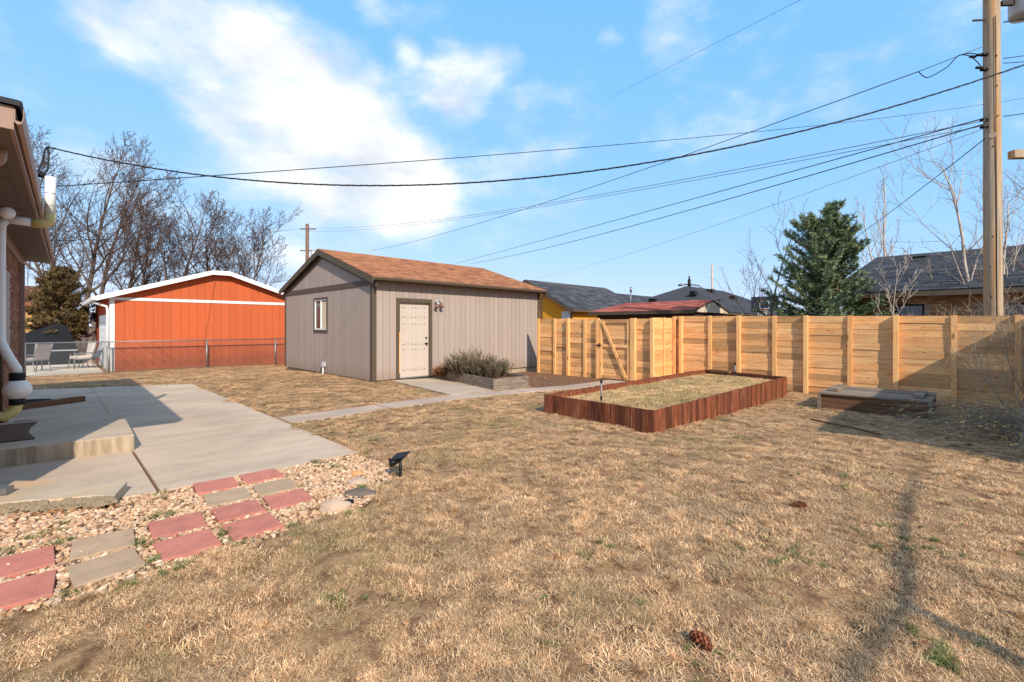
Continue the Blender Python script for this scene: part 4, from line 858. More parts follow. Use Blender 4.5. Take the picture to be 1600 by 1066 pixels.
h2 = hip('ranch_house', 'far dark-roofed ranch house behind the red-roofed shed', 29.5, 46, 10.6, 20.5, 2.45, 4.6, ((33.8,15.2),(41,15.2)), M['tan_brick'], M['shingle_dark'], 5)
MB().tube([(34.2,15.2,4.5),(34.2,15.2,5.15)], .12, 8).build('flue', M['hinge'], h2, True); MB().tube([(34.2,15.2,5.15),(34.2,15.2,5.4)], .06, 8).build('flue_cap', M['hinge'], h2, True)
for (x, y, z) in ((32.0,13.9,4.0),(31.2,16.6,3.55),(33.0,12.6,3.4),(36,14.3,4.4),(37.5,13.2,3.9)): MB().box(x-.25,x+.25,y-.2,y+.2,z-.25,z+.06).build('roof_vent', M['hinge'], h2)
for (y0, y1) in ((11.6,12.4),(13.2,14.3)): MB().box(29.90,29.96,y0,y1,1.0,2.2).build('window', M['glass'], h2)
for (x0, x1) in ((31.5,32.6),(34.2,35.4)): MB().box(x0,x1,11.0,11.06,1.0,2.2).build('window', M['glass'], h2)
hl = gable_y('hip_house', 'low charcoal roof joining the yellow house on the right', 'house', 28.05, 50, 19.5, 4.6, 2.6, 4.15, M['cream'], M['shingle_dark'], seed=41)
rs_ = thing('red_roof_shed', 'long dark brown shed with red shingle roof behind the gate', 'shed', (17.6,10,0))
MB().box(17.75,21.0,7.75,12.2,-.2,2.18).build('wall', M['brownwall'], rs_)
rf = MB(); ex, ez_, rx, rz_ = 17.45, 2.24, 19.3, 2.70
ro = rf.slab([(ex,7.55,ez_-.05),(ex,12.45,ez_-.05),(rx,11.6,rz_-.05),(rx,7.55,rz_-.05)], (-.25,0,1), .04).slab([(rx,7.55,rz_-.05),(rx,11.6,rz_-.05),(21.2,12.45,ez_-.05),(21.2,7.55,ez_-.05)], (.25,0,1), .04).slab([(ex,12.45,ez_-.05),(21.2,12.45,ez_-.05),(rx,11.6,rz_-.05)], (0,.5,1), .04).build('roof', M['trim'], rs_)
o = shingles((ex-.02,12.47,ez_),(ex-.02,7.53,ez_),(rx,11.6,rz_),(rx,7.53,rz_), exp=.2, tab=.4, seed=51).build('shingles', M['shingle_red'], ro); o['kind'] = 'stuff'
MB().slab([(17.6,7.60,2.16),(21.1,7.60,2.16),(19.3,7.60,2.62)], (0,1,0), .1).build('gable_panel', M['cream'], rs_)
MB().box(17.40,17.47,7.55,12.45,2.10,2.23).build('fascia', M['trim'], rs_)
MB().box(17.95,20.6,7.70,7.748,-.1,1.95).build('overhead_door', M['soffit'], rs_); MB().box(17.85,20.7,7.71,7.747,1.955,2.0).build('door_trim', M['cream'], rs_)
# brick house behind the pole
bh = thing('brick_ranch', 'tan brick house with charcoal roof behind fence at right', 'house', (18.9,-4,0))
MB().box(18.9,33,-14,3.0,-.2,2.6).build('wall_core', M['mortar'], bh)
wins = [(1.05,1.75,1.5,2.28),(-1.35,-.2,1.62,2.25),(-4.6,-2.8,1.4,2.28)]
bb = MB()
for c in range(14):
    z = 1.35+c*.085; y = -6.0-(.11 if c % 2 else 0)
    while y < 2.98:
        y1 = min(y+.21, 3.0)
        if not any(y1 > w[0] and y < w[1] and z+.07 > w[2] and z < w[3] for w in wins): bb.box(18.86,18.9,y,y1-.012,z,z+.072)
        y += .222
o = bb.build('bricks', M['tan_brick'], bh); o['kind'] = 'stuff'
for w in wins:
    wo = MB().box(18.885,18.90,w[0],w[1],w[2],w[3]).build('window', M['glass'], bh)
    for q in ((w[0],w[1],w[2],w[2]+.05),(w[0],w[1],w[3]-.05,w[3]),(w[0],w[0]+.05,w[2]+.05,w[3]-.05),(w[1]-.05,w[1],w[2]+.05,w[3]-.05)): MB().box(18.862,18.884,q[0],q[1],q[2],q[3]).build('window_frame', M['hinge'], wo)
    MB().box(18.83,18.859,w[0]-.05,w[1]+.05,w[2]-.08,w[2]-.005).build('window_sill', M['mortar'], wo)
rf = MB(); rf.slab([(18.35,-15,2.60),(18.35,3.5,2.60),(26,3.0,4.60),(26,-15,4.60)], (-.26,0,1), .06).slab([(26,-15,4.60),(26,3.0,4.60),(33.6,3.5,2.6),(33.6,-15,2.6)], (.26,0,1), .06).slab([(18.4,3.48,2.60),(33.6,3.48,2.60),(26,2.98,4.6)], (0,1,.3), .02)
ro = rf.build('roof', M['shingle_dark'], bh)
o = shingles((18.33,3.52,2.68),(18.33,-9,2.68),(26,3.02,4.68),(26,-9,4.68), exp=.2, tab=.4, lift=.014, seed=61).build('shingles', M['shingle_dark'], ro); o['kind'] = 'stuff'
MB().box(18.28,18.345,-15,3.5,2.5,2.64).build('gutter', M['trim'], bh); MB().box(18.35,18.9,-15,3.4,2.50,2.56).build('soffit', M['trim'], bh)
MB().box(24.6,25.1,1.3,1.8,4.3,4.42).build('roof_vent', M['hinge'], bh)
# basketball hoop, antenna poles, lamp pole
bp = thing('basketball_hoop', 'dark basketball backboard and hoop showing above the fence', 'hoop', (21.5,6.0,0))
MB().tube([(21.6,6.25,0),(21.6,6.25,2.5)], .06, 8).build('pole', M['hinge'], bp, True)
bbd = MB().box(21.35,21.39,5.72,6.76,2.22,2.86).build('backboard', M['backboard'], bp)
for q in ((6.05,6.43,2.34,2.37),(6.05,6.43,2.64,2.67),(6.05,6.08,2.37,2.64),(6.40,6.43,2.37,2.64)): MB().box(21.34,21.349,q[0],q[1],q[2],q[3]).build('target_line', M['white'], bbd)
MB().tube([(21.1+.23*math.cos(a),6.25+.23*math.sin(a),2.28) for a in [i*.4488 for i in range(15)]], .012, 6).build('rim', M['stone_orange'], bp, True)
nt_ = MB()
for i in range(12):
    a = i*.5236; nt_.tube([(21.1+.22*math.cos(a),6.25+.22*math.sin(a),2.28),(21.1+.13*math.cos(a+.5),6.25+.13*math.sin(a+.5),1.9)], .008, 4)
    nt_.tube([(21.1+.22*math.cos(a),6.25+.22*math.sin(a),2.28),(21.1+.13*math.cos(a-.5),6.25+.13*math.sin(a-.5),1.9)], .008, 4)
nt_.build('net', M['white'], bp)
vp = thing('roof_antenna', 'thin grey antenna mast rising behind red-roofed shed', 'antenna', (26.6,15.7,0)); MB().tube([(26.6,15.7,2.5),(26.6,15.7,3.95)], .035, 6).build('mast', M['metal'], vp, True); MB().tube([(26.6,15.7,3.8),(26.62,15.68,4.15)], .07, 6).build('cap', M['metal'], vp, True)
dish = MB().lathe([(.35,0),(.3,.05),(.15,.1),(.01,.12)], (25.7,13.7,2.9), 14).build('satellite_dish', M['tin'], None, True); dish.rotation_euler = (0,0,0); tag(dish, 'small white satellite dish on the far house roof', 'dish')
lp = thing('lamp_pole', 'distant wooden lamp pole with a curved arm', 'lamp pole', (60.9,24,0)); MB().tube([(60.9,24,0),(60.9,24,9.6)], .14, 8).build('pole', M['bark_pale'], lp, True)
MB().tube([(60.9,24,5.3),(60.5,24.8,6.4),(60.2,25.6,7.0),(59.8,27.2,7.2)], .09, 6).build('arm', M['metal'], lp, True); MB().tube([(59.8,27.2,7.2),(59.6,28.0,7.1)], .16, 6).build('lamp', M['metal'], lp, True)
fp = thing('far_utility_pole', 'distant utility pole behind the shed gable', 'utility pole', (17.7,46,-.1)); MB().tube([(17.7,46,-.3),(17.7,46,11.6)], [.2,.16], 10).build('pole', M['bark_red'], fp, True)
MB().lathe([(.2,0),(.24,.05),(.24,.9),(.15,1.0)], (18.15,45.6,8.0), 12).build('transformer', M['tin'], fp, True)
for z in (9.0,11.1): MB().beam((17.2,46.5,z),(18.3,45.4,z),.1,.1).build('cross_bar', M['bark_red'], fp)

# ---------------------------------------------------------------- utility pole by the fence, wires
up = thing('utility_pole', 'tall weathered wooden utility pole rising behind the cedar fence', 'utility pole', (13.89,-.31,0))
pp = MB(); hh = [0,1,2,3,4,5,6,7,8,9,10,11]; pp.tube([(13.89,-.31+.004*z,z-.3) for z in hh], [.155-.0030*z+.003*math.sin(z*1.7) for z in hh], 18); pp.build('pole', M['pole'], up, True)
MB().lathe([(.05,-.06),(.26,0),(.28,.04),(.28,.95),(.2,1.06),(.06,1.1)], (14.33,-.80,8.05), 20).build('transformer', M['tin'], up, True)
MB().beam((13.98,-.42,8.32),(14.22,-.68,8.32),.06,.10).build('transformer_bracket', M['hinge'], up)
MB().beam((13.80,-.18,8.0),(13.64,0,8.0),.03,.03).build('step_bolt', M['hinge'], up); MB().beam((13.80,-.18,8.45),(13.62,.02,8.45),.03,.03).build('step_bolt', M['hinge'], up)
for z in (7.26,6.95,5.9,5.75): MB().tube([(13.79,-.21,z),(13.70,-.12,z)], .035, 8).build('insulator', M['hinge'], up, True)
MB().tube([(13.755,-.29,5.55),(13.742,-.29,5.55)], .06, 16).build('pole_tag', M['walk'], up)
MB().tube([(13.75,-.36+.004*z,z) for z in (0,2,4,6,8)], .007, 5).build('ground_wire', M['hinge'], up, True)
sr = random.Random(4)
for i in range(9):
    z = 2.2+i*.62; a = sr.uniform(2.6,3.7); rr = .154-.003*z; MB().box(13.89+rr*math.cos(a)-.006, 13.89+rr*math.cos(a)+.006, -.31+rr*math.sin(a)-.008, -.31+rr*math.sin(a)+.008, z, z+.03).build('staple', M['hinge'], up)
ca = thing('cross_arm', 'short timber arm end poking in at right behind the pole', 'cross arm', (14.6,-1.5,5.1)); MB().beam((14.0,-.56,5.14),(15.2,-1.75,5.18),.14,.16).build('arm', M['pole'], ca); MB().tube([(15.3,-1.85,-.2),(15.3,-1.85,5.6)], .12, 10).build('post', M['pole'], ca, True)
WIRES = [('triplex',(-.037,10.643,4.517),(9.31, -0.825, 5.183),1.119,.014,'wire','thick twisted service cable sagging from the house across the sky'),
('phone',(-.309,10.209,3.69),(37.241, -3.3, 13.833),0.368,.008,'wire','straight black cable from the eave to the far upper right'),
('drop',(19.642,36.927,8.156),(13.574,.851,7.238),.431,.011,'wire','cable climbing steeply from the shed ridge to the pole top'),
('farA',(17.722,45.918,11.225),(13.703,-.197,5.871),.722,.009,'wire_grey','upper of two thin grey wires between the two poles'),
('farB',(17.722,45.918,10.85),(13.703,-.197,5.765),.61,.008,'wire_grey','lower of two thin grey wires between the two poles'),
('housefar',(-.55,11.864,3.067),(17.589,46.05,11.225),.179,.009,'wire','wire from the house soffit past the bare trees to the far pole'),
('heavyA',(26.069,33.328,7.317),(13.559,-.195,5.879),.029,.012,'wire','upper of two heavy black cables running down behind the shed roof'),
('heavyB',(27.017,32.38,7.317),(13.559,-.195,5.761),.311,.013,'wire','lower of two heavy black cables running down behind the shed roof'),
('thin',(37.074,33.637,6.878),(13.631,-.196,5.69),.444,.006,'wire_grey','faint thin wire ending above the charcoal gable roof'),
('rdrop',(13.55,-.186,5.459),(30.897,5.873,5.5),.113,.010,'wire','cable dropping from the pole behind the spruce'),
('top',(34.177,22.392,21.322),(23.963,4.321,16.461),-.036,.009,'wire_grey','faint high wire crossing the top of the sky'),
('r1',(13.95,-.45,7.9),(17.5,-4.6,8.9),.1,.012,'wire','upper cable leaving the pole to the right edge'),
('r2',(13.95,-.45,7.15),(17.0,-4.2,8.1),.15,.008,'wire','second cable leaving the pole to the right edge'),
('r3',(13.95,-.45,7.05),(17.0,-4.2,7.7),.15,.008,'wire','third cable leaving the pole to the right edge'),
('r4',(13.95,-.45,5.95),(17.0,-4.2,6.9),.12,.009,'wire','cable leaving the pole low to the right edge')]
for k, p, q, sag, r_, mt, lb in WIRES:
    p, q = Vector(p), Vector(q); n = 40; pts = []
    for i in range(n+1):
        t = i/n; c = p.lerp(q, t); c.z -= 4*sag*t*(1-t); pts.append(c)
    if k == 'triplex':
        w = thing('power_cable', lb, 'cable', p, 'overhead wires')
        for ph in range(3):
            hp_ = []
            for i in range(241):
                t = i/240; c = p.lerp(q, t); c.z -= 4*sag*t*(1-t); a = t*150+ph*2.094; c += Vector((.5,.5,0))*math.cos(a)*.008+Vector((0,0,.008*math.sin(a))); hp_.append(c)
            MB().tube(hp_, .006, 4).build('strand', M['wire'], w, True)
        continue
    tag(MB().tube(pts, r_, 5).build('power_cable', M[mt], None, True), lb, 'cable', 'overhead wires')
def spline(pts, n=6):
    out = []; P_ = [Vector(p) for p in pts]
    for i in range(len(P_)-1):
        a, b_, c, d = P_[max(i-1,0)], P_[i], P_[i+1], P_[min(i+2,len(P_)-1)]
        for k in range(n):
            t = k/n; out.append(.5*((2*b_)+(c-a)*t+(2*a-5*b_+4*c-d)*t*t+(3*b_-a-3*c+d)*t**3))
    return out+[P_[-1]]
jl = thing('splice_loop', 'slack splice loops joining the cable to the pole', 'cable', (13.6,.4,7.2), 'overhead wires')
MB().tube([(13.574,.851,7.238),(13.70,-.17,7.42)], .008, 5).build('neutral', M['wire_grey'], jl, True)
for dz, dx in ((0,0),(.05,.02)):
    MB().tube(spline([(13.574,.851,7.238),(13.59,.76,7.10),(13.60,.66,7.06),(13.62,.40,7.17),(13.64,.27,7.31),(13.65,.19,7.36),(13.67,.06,7.30+dz),(13.69,-.06,7.14+dz*3),(13.72,-.14,6.97+dz*5)]), .010, 5).build('jumper', M['wire'], jl, True)
for p in ((13.68,.0,7.26),(13.70,-.10,7.26),(13.70,-.09,7.0)): MB().tube([(p[0]-.02,p[1]+.05,p[2]+.01),(p[0]+.02,p[1]-.05,p[2]-.01)], .028, 8).build('splice_sleeve', M['hinge'], jl, True)
hk = thing('weather_head_cable', 'black cable loop and clamp at the house eave', 'cable', (-.05,10.6,4.3), 'overhead wires')
MB().tube(spline([(-.037,10.643,4.517),(-.07,10.6,4.45),(-.11,10.5,4.18),(-.17,10.45,4.02),(-.22,10.4,3.98),(-.30,10.4,3.4)]), .014, 6).build('loop', M['wire'], hk, True)
MB().tube(spline([(-.037,10.643,4.517),(-.03,10.62,4.3),(-.05,10.6,4.12),(-.11,10.55,4.03),(-.2,10.5,4.0)]), .014, 6).build('loop', M['wire'], hk, True)
MB().tube([(-.08,10.57,4.03),(-.14,10.55,4.03)], .05, 8).build('clamp', M['wire'], hk, True)

# neighbour's garage to the right of the picture: it shades the end of the fence
ng = thing('side_garage', "neighbour's tan garage to the right of the yard", 'garage', (9.5,-5,0))
MB().box(6.7,13.6,-8.4,-2.75,-.2,2.9).build('wall', M['cream'], ng)
MB().slab([(6.4,-2.44,2.93),(13.9,-2.44,2.93),(13.9,-5.6,3.75),(6.4,-5.6,3.75)][::-1], (0,.25,1), .08).slab([(6.4,-5.6,3.75),(13.9,-5.6,3.75),(13.9,-8.8,2.93),(6.4,-8.8,2.93)][::-1], (0,-.25,1), .08).build('roof', M['shingle_dark'], ng)
# ---------------------------------------------------------------- bare trees
def bare_tree(name, lb, base, height, seed, r0, spread=.5, forks=((.25,.5),), levels=5, barkm='bark', twigm='twig', lean=(0,0), twig_min=.008, dens=1.0, cat='tree', group=None, kids=(3,5), upright=.25, side=None):
    r = random.Random(seed); t = thing(name, lb, cat, base, group); tr, cr = MB(), MB()
    def seg(p, d, L, ra, rb, lvl):
        n = max(3, int(5-lvl*.5)); pts = [p]; rads = [ra]; dd = d.copy()
        for i in range(n):
            dd = (dd+Vector((r.uniform(-1,1), r.uniform(-1,1), r.uniform(-.6,.9)))*(.13+.05*lvl)+Vector((0,0,upright*.18))).normalized()
            pts.append(pts[-1]+dd*(L/n)); rads.append(ra+(rb-ra)*(i+1)/n)
        (tr if lvl <= 1 else cr).tube(pts, rads, 9 if lvl == 0 else 6 if lvl < 3 else 4 if lvl < 4 else 3, cap=lvl < 2)
        if lvl >= levels: return
        k = max(2, int(r.randint(*kids)*dens+.5)) if lvl < levels-1 else max(2, int(4*dens))
        for j in range(k):
            f = r.uniform(.30 if lvl else .42, 1.0) if j else 1.0
            idx = min(n-1, int(f*n)); q = pts[idx].lerp(pts[idx+1], f*n-idx if idx < n else 1)
            a = r.uniform(0, 6.283); ax_ = dd.orthogonal().normalized(); ax_.rotate(Matrix.Rotation(a, 3, dd)); ang = r.uniform(.35, .95)*spread*1.7 if j else r.uniform(.05,.4)
            nd = (dd*math.cos(ang)+ax_*math.sin(ang)).normalized(); nd = (nd+Vector((0,0,upright*.5))).normalized()
            rr = rads[idx]*r.uniform(.42, .62) if j else rb*.92
            seg(q, nd, L*r.uniform(.58,.82)*(1 if j else 1.05), max(twig_min, rr), max(twig_min*.6, rr*.5), lvl+1)
    b = Vector(base)-Vector((0,0,.15)); d = Vector((lean[0], lean[1], 1)).normalized()
    for (dx, dy, k) in forks:
        seg(b, (d+Vector((dx,dy,0))).normalized(), height*.36*k, r0*k, r0*.62*k, 0)
    tr.build('trunk', M[barkm], t, True); cr.build('crown', M[twigm], t)
    return t
# trees with leaders: stems run up through the crown and carry ascending side branches
def leader_tree(name, lb, base, height, seed, r0, stems, barkm, twigm, twig_min, group=None, counts=(9,6,5,3), ratios=(.55,.52,.45,.45), ang=(.6,1.12), up=.075, cat='tree', first=.28):
    r = random.Random(seed); t = thing(name, lb, cat, base, group); tr, cr = MB(), MB()
    def grow(p, d, L, ra, lvl):
        n = 9 if lvl == 0 else 6 if lvl == 1 else 4 if lvl == 2 else 3; pts, rads, dirs = [p], [ra], [d]; end = max(twig_min*.6, ra*(.22 if lvl else .18))
        for i in range(n):
            d = (d+Vector((r.uniform(-1,1), r.uniform(-1,1), r.uniform(-.5,.7)))*(.085 if lvl == 0 else .17+.03*lvl)+Vector((0,0,up*(1.3 if lvl else .6)))).normalized()
            pts.append(pts[-1]+d*(L/n)); rads.append(ra+(end-ra)*((i+1)/n)**.8); dirs.append(d)
        (tr if lvl <= 1 else cr).tube(pts, rads, (10,6,4,3,3)[lvl], cap=lvl < 2)
        if lvl >= len(counts): return
        for j in range(counts[lvl]):
            f = first+(1-first)*(j+r.random())/counts[lvl] if lvl == 0 else .18+.82*(j+r.random())/counts[lvl]; k = min(n-1, int(f*n)); q = pts[k].lerp(pts[k+1], f*n-k); dd = dirs[k+1]
            ax_ = dd.orthogonal().normalized(); ax_.rotate(Matrix.Rotation(j*2.4+r.uniform(-.7,.7), 3, dd)); a = r.uniform(*ang)*(1.1-.35*f)
            rr = max(twig_min*(.8 if lvl > 1 else 1), (rads[k]*r.uniform(.42,.62))); grow(q, (dd*math.cos(a)+ax_*math.sin(a)).normalized(), L*ratios[lvl]*r.uniform(.65,1.15)*(1.15-.6*f), rr, lvl+1)
    for (dx, dy, k) in stems:
        grow(Vector(base)+Vector((dx*.5, dy*.5, -.15)), Vector((dx, dy, 1)).normalized(), height*k, r0*k, 0)
    tr.build('trunk', M[barkm], t, True); cr.build('crown', M[twigm], t); return t
g_l = 'bare trees behind the orange garage'
leader_tree('bare_tree', 'tallest bare tree left of the orange garage, several dark trunks', (1.45,38.1,-.1), 11.5, 4, .20, ((-.20,.16,1.0),(.03,-.02,1.0),(.16,-.16,.9),(-.42,.3,.85)), 'bark', 'twig', .012, g_l, counts=(13,9,6,3))
leader_tree('bare_tree', 'bare tree above the left slope of the orange garage roof', (2.95,36.6,-.1), 9.3, 9, .16, ((.02,0,1),(.30,-.26,.85)), 'bark', 'twig', .012, g_l, counts=(12,9,7,3))
leader_tree('bare_tree', 'bare leaning tree above the orange garage, left of its peak', (4.6,35.5,-.1), 8.9, 15, .15, ((.16,-.14,1),(-.12,.10,.85)), 'bark', 'twig', .012, g_l, counts=(12,9,7,3))
leader_tree('bare_tree', 'bare tree rising right at the orange garage peak', (7.4,35.6,-.1), 8.2, 23, .15, ((0,0,1),(.2,-.1,.8)), 'bark', 'twig', .012, g_l, counts=(12,9,7,3))
leader_tree('bare_tree', 'bare tree between the orange garage peak and the shed', (9.0,33.6,-.1), 7.9, 31, .14, ((.10,-.10,1),(-.1,.1,.85)), 'bark', 'twig', .012, g_l, counts=(12,9,7,3))
g_r = 'bare trees behind the cedar fence'
leader_tree('bare_tree', 'slim bare tree just left of the spruce', (18.08,5.25,0), 5.0, 42, .06, ((0,0,1),(-.2,.15,.7)), 'bark_red', 'bark_red', .006, g_r, counts=(9,5,4), up=.08)
leader_tree('bare_tree', 'tall pale bare tree behind the brick house roof', (42.72,3.95,0), 12.0, 55, .16, ((0,0,1),(-.12,.1,.85)), 'bark_pale', 'twig_pale', .010, g_r, counts=(12,5,4), ratios=(.34,.42,.42), up=.22)
leader_tree('bare_tree', 'small pale leafless sapling in front of the brick house', (18.01,1.79,0), 3.5, 61, .035, ((0,0,1),), 'bark_pale', 'bark_pale', .007, g_r, counts=(12,5,3), ratios=(.42,.42,.42), up=.16)
leader_tree('bare_tree', 'white-barked birch partly hidden by the utility pole', (19.51,-0.28,0), 6.6, 74, .085, ((-.12,.13,1),(.14,-.16,.85)), 'bark_pale', 'twig_pale', .006, g_r, counts=(10,6,4))
leader_tree('bare_tree', 'bare twiggy tree at the right edge beyond the pole', (18.81,-1.13,0), 5.8, 88, .06, ((0,0,1),), 'bark_red', 'twig_pale', .005, g_r, counts=(10,6,4))
bare_tree('bare_shrub', 'tangled bare shrub between fence and brick house beside the pole', (17.72,0.38,0), 2.6, 93, .022, .75, ((-.5,.4,1),(.3,-.3,1),(0,.1,1),(.5,-.2,.9)), 4, 'twig_pale', 'twig_pale', twig_min=.004, cat='shrub', upright=.1)
bare_tree('bare_shrub', 'tangled bare shrub between fence and brick house at right edge', (17.05,-0.79,0), 2.8, 97, .022, .75, ((-.5,.4,1),(.3,-.3,1),(0,.1,1)), 4, 'twig_pale', 'twig_pale', twig_min=.004, cat='shrub', upright=.1)
# tree to the right of the yard, out of the picture; its long limb shades the foreground
ot = thing('side_tree', 'bare tree standing to the right of the yard', 'tree', (1.0,-5.2,.1)); tr = MB()
tr.tube(spline([(1.0,-5.35,0),(1.05,-5.2,1.5),(1.02,-5.15,3.0),(1.1,-5.1,4.05)]), [.085-.0022*i for i in range(19)], 9)
tr.tube(spline([(1.1,-5.1,4.02),(2.0,-5.12,4.1),(3.0,-5.06,4.08),(4.2,-5.12,4.12)]), [.034-.0011*i for i in range(19)], 7); tr.tube(spline([(1.08,-5.1,4.02),(.3,-5.08,4.08),(-.7,-5.12,4.1)]), [.03-.0014*i for i in range(13)], 7)
tr.build('trunk', M['bark'], ot, True)

# ---------------------------------------------------------------- evergreens
def conifer(name, lb, base, height, radius, seed, mat, n_br=150, sprig=26, droop=-.15, low=.05, blunt=.0, cat='tree', needle=.16, tips=None, up=.25):
    r = random.Random(seed); t = thing(name, lb, cat, base); tr, cr = MB(), MB(); b = Vector(base)
    tr.tube([b+Vector((.03*math.sin(i*1.3), .03*math.cos(i), height*i/8-.2)) for i in range(9)], [height*.018*(1-i/9.2)+.01 for i in range(9)], 8)
    for i in range(n_br):
        f = low+(1-low)*((i+r.random())/n_br); z = height*f
        env = (1-f)**(.75-blunt*.4)+.03
        L = radius*env*r.uniform(.55, 1.15); a = r.uniform(0, 6.283)
        d = Vector((math.cos(a), math.sin(a), up+f*.9+r.uniform(-.15,.15))).normalized(); p = b+Vector((0,0,z-.1)); pts = [p]
        for k in range(5):
            d = (d+Vector((r.uniform(-.12,.12), r.uniform(-.12,.12), droop*.3+.10*k*.4))).normalized(); pts.append(pts[-1]+d*L/5)
        tr.tube(pts, [.018*(1-k/6)+.004 for k in range(6)], 4, cap=False)
        ns = max(6, int(sprig*env**.5)); tone = r.uniform(-.25,.25)
        for s in range(ns):
            u = r.uniform(.18, 1.0); k = min(4, int(u*5)); q = pts[k].lerp(pts[k+1], u*5-k)
            dd = (d+Vector((r.uniform(-1,1), r.uniform(-1,1), r.uniform(-.6,.6)))*1.1).normalized(); ln = needle*r.uniform(.7,1.5)
            for m in range(13):                              # needle tufts: thin blades round a twig
                o = q+dd*(ln*m/13); nd = (dd*.8+Vector((r.uniform(-1,1), r.uniform(-1,1), r.uniform(-1,1)))).normalized(); w = nd.orthogonal().normalized()*needle*.085
                h = nd*needle*r.uniform(.4,.7); c = min(1, max(0, r.random()*.7+.15+tone)); cr.quad(o-w, o+w, o+h+w*.5, o+h-w*.5, c)
    tr.build('trunk', M['bark_red'], t, True); cr.build('crown', M[mat], t); return t
conifer('spruce_tree', 'dense green spruce rising behind the cedar fence', (17.94,3.55,0), 5.0, 2.4, 12, 'spruce', 170, 66, blunt=.85, needle=.125, up=.10)
sp2 = (18.06,3.15,0)
conifer('spruce_tree', 'second slimmer leader of dark green spruce right of the first', sp2, 5.6, 1.6, 17, 'spruce', 110, 56, blunt=.6, needle=.125)
conifer('juniper_tree', 'brown-green juniper left of the orange garage', (.35,30.6,-.1), 4.3, 1.9, 28, 'juniper', 170, 26, low=.22, blunt=.7, needle=.2, up=.1)

# ---------------------------------------------------------------- planter shrubs
def upright_shrub(name, lb, cx, cy, z, n, rad, h, mat, seed, stretch=(1,1), bare=.0):
    r = random.Random(seed); t = thing(name, lb, 'shrub', (cx, cy, z), 'shrubs in the grey planter'); st, lf = MB(), MB()
    for i in range(n):
        a = r.uniform(0, 6.283); q = math.sqrt(r.random()); p = Vector((cx+math.cos(a)*q*rad*.6*stretch[0], cy+math.sin(a)*q*rad*.6*stretch[1], z-.05))
        d = Vector((math.cos(a)*q*.75, math.sin(a)*q*.75, 1)).normalized(); L = h*r.uniform(.6,1.1)*(1-.35*q); pts = [p]
        for k in range(5): d = (d+Vector((r.uniform(-.14,.14), r.uniform(-.14,.14), .05))).normalized(); pts.append(pts[-1]+d*L/5)
        st.tube(pts, [.007-.0009*k for k in range(6)], 3, cap=False); tone = r.uniform(-.2,.2)
        if r.random() < bare: continue
        for m in range(46):
            u = .30+.70*m/46; k = min(4, int(u*5)); o = pts[k].lerp(pts[k+1], u*5-k)
            nd = (d*.9+Vector((r.uniform(-1,1), r.uniform(-1,1), r.uniform(-.4,.6)))).normalized(); w = nd.orthogonal().normalized()*.007; hh_ = nd*r.uniform(.04,.07)
            lf.quad(o-w, o+w, o+hh_+w*.6, o+hh_-w*.6, min(1, max(0, r.random()*.6+.2+tone)))
    st.build('stems', M['bark_red'], t); lf.build('leaves', M[mat], t); return t
upright_shrub('planter_shrub', 'spiky grey-green shrub at the near right of the planter', 8.15, 8.95, .28, 200, .66, .66, 'rosemary', 3)
upright_shrub('planter_shrub', 'large grey-brown shrub with bare stems in the planter middle', 8.10, 9.75, .28, 280, .8, .84, 'rosemary', 5, (1,1), .25)
upright_shrub('planter_shrub', 'dry rusty shrub spilling over the planter by the door trim', 8.05, 10.65, .20, 130, .55, .46, 'brownleaf', 8, (1,.8), .1)
# arching shrub at right edge
def arching_shrub(name, lb, c, n, h, seed, reach):
    r = random.Random(seed); t = thing(name, lb, 'shrub', c); st, lf = MB(), MB(); b = Vector(c)
    for i in range(n):
        a = r.uniform(0, 6.283); p = b+Vector((r.uniform(-.2,.2), r.uniform(-.2,.2), 0)); d = Vector((math.cos(a)*.7, math.sin(a)*.7, 1)).normalized(); L = reach*r.uniform(.5,1.15); pts = [p]
        for k in range(9): d = (d+Vector((math.cos(a)*.10, math.sin(a)*.10, -.17))+Vector((r.uniform(-.1,.1), r.uniform(-.1,.1), r.uniform(-.08,.08)))).normalized(); pts.append(pts[-1]+d*L/9)
        st.tube(pts, [.0045*(1-k/11)+.0012 for k in range(10)], 4, cap=False)
        for s in range(8):
            k = r.randint(2, 8); q = pts[k]; dd = (d+Vector((r.uniform(-1,1), r.uniform(-1,1), r.uniform(-.5,.8)))).normalized(); q2 = q+dd*r.uniform(.12,.4); st.tube([q, q.lerp(q2,.5)+Vector((0,0,.02)), q2], [.003,.0025,.0015], 3, cap=False)
            for m in range(5):
                if r.random() < .72: continue
                o = q.lerp(q2, r.random()); nd = Vector((r.uniform(-1,1), r.uniform(-1,1), r.uniform(-.2,1))).normalized(); w = nd.orthogonal().normalized()*.010; lf.quad(o-w*.3, o+nd*.02+w, o+nd*.045, o+nd*.02-w)
    st.build('stems', M['twig_pale'], t); lf.build('leaves', M['budleaf'], t); return t
arching_shrub('arching_shrub', 'arching twiggy shrub with yellow-green buds at right edge', (9.5,-.75,0), 120, 1.5, 6, 1.9)
arching_shrub('arching_shrub', 'low sprouting twigs with yellow leaves at the plank box corner', (10.45,.62,0), 7, .3, 9, .45)
bare_tree('bare_shrub', 'tall bare twiggy shrub inside the fence at the right edge', (9.05,-.72,0), 2.5, 113, .016, .6, ((-.25,.5,1),(-.1,.3,1),(.1,.35,.9),(-.3,.2,.9),(.2,.6,.8)), 4, 'twig_pale', 'twig_pale', twig_min=.0018, cat='shrub', upright=.2, dens=.75)
arching_shrub('arching_shrub', 'sprawling budding shrub between plank box and fence end', (11.0,-.55,0), 34, 1.1, 19, 1.3)

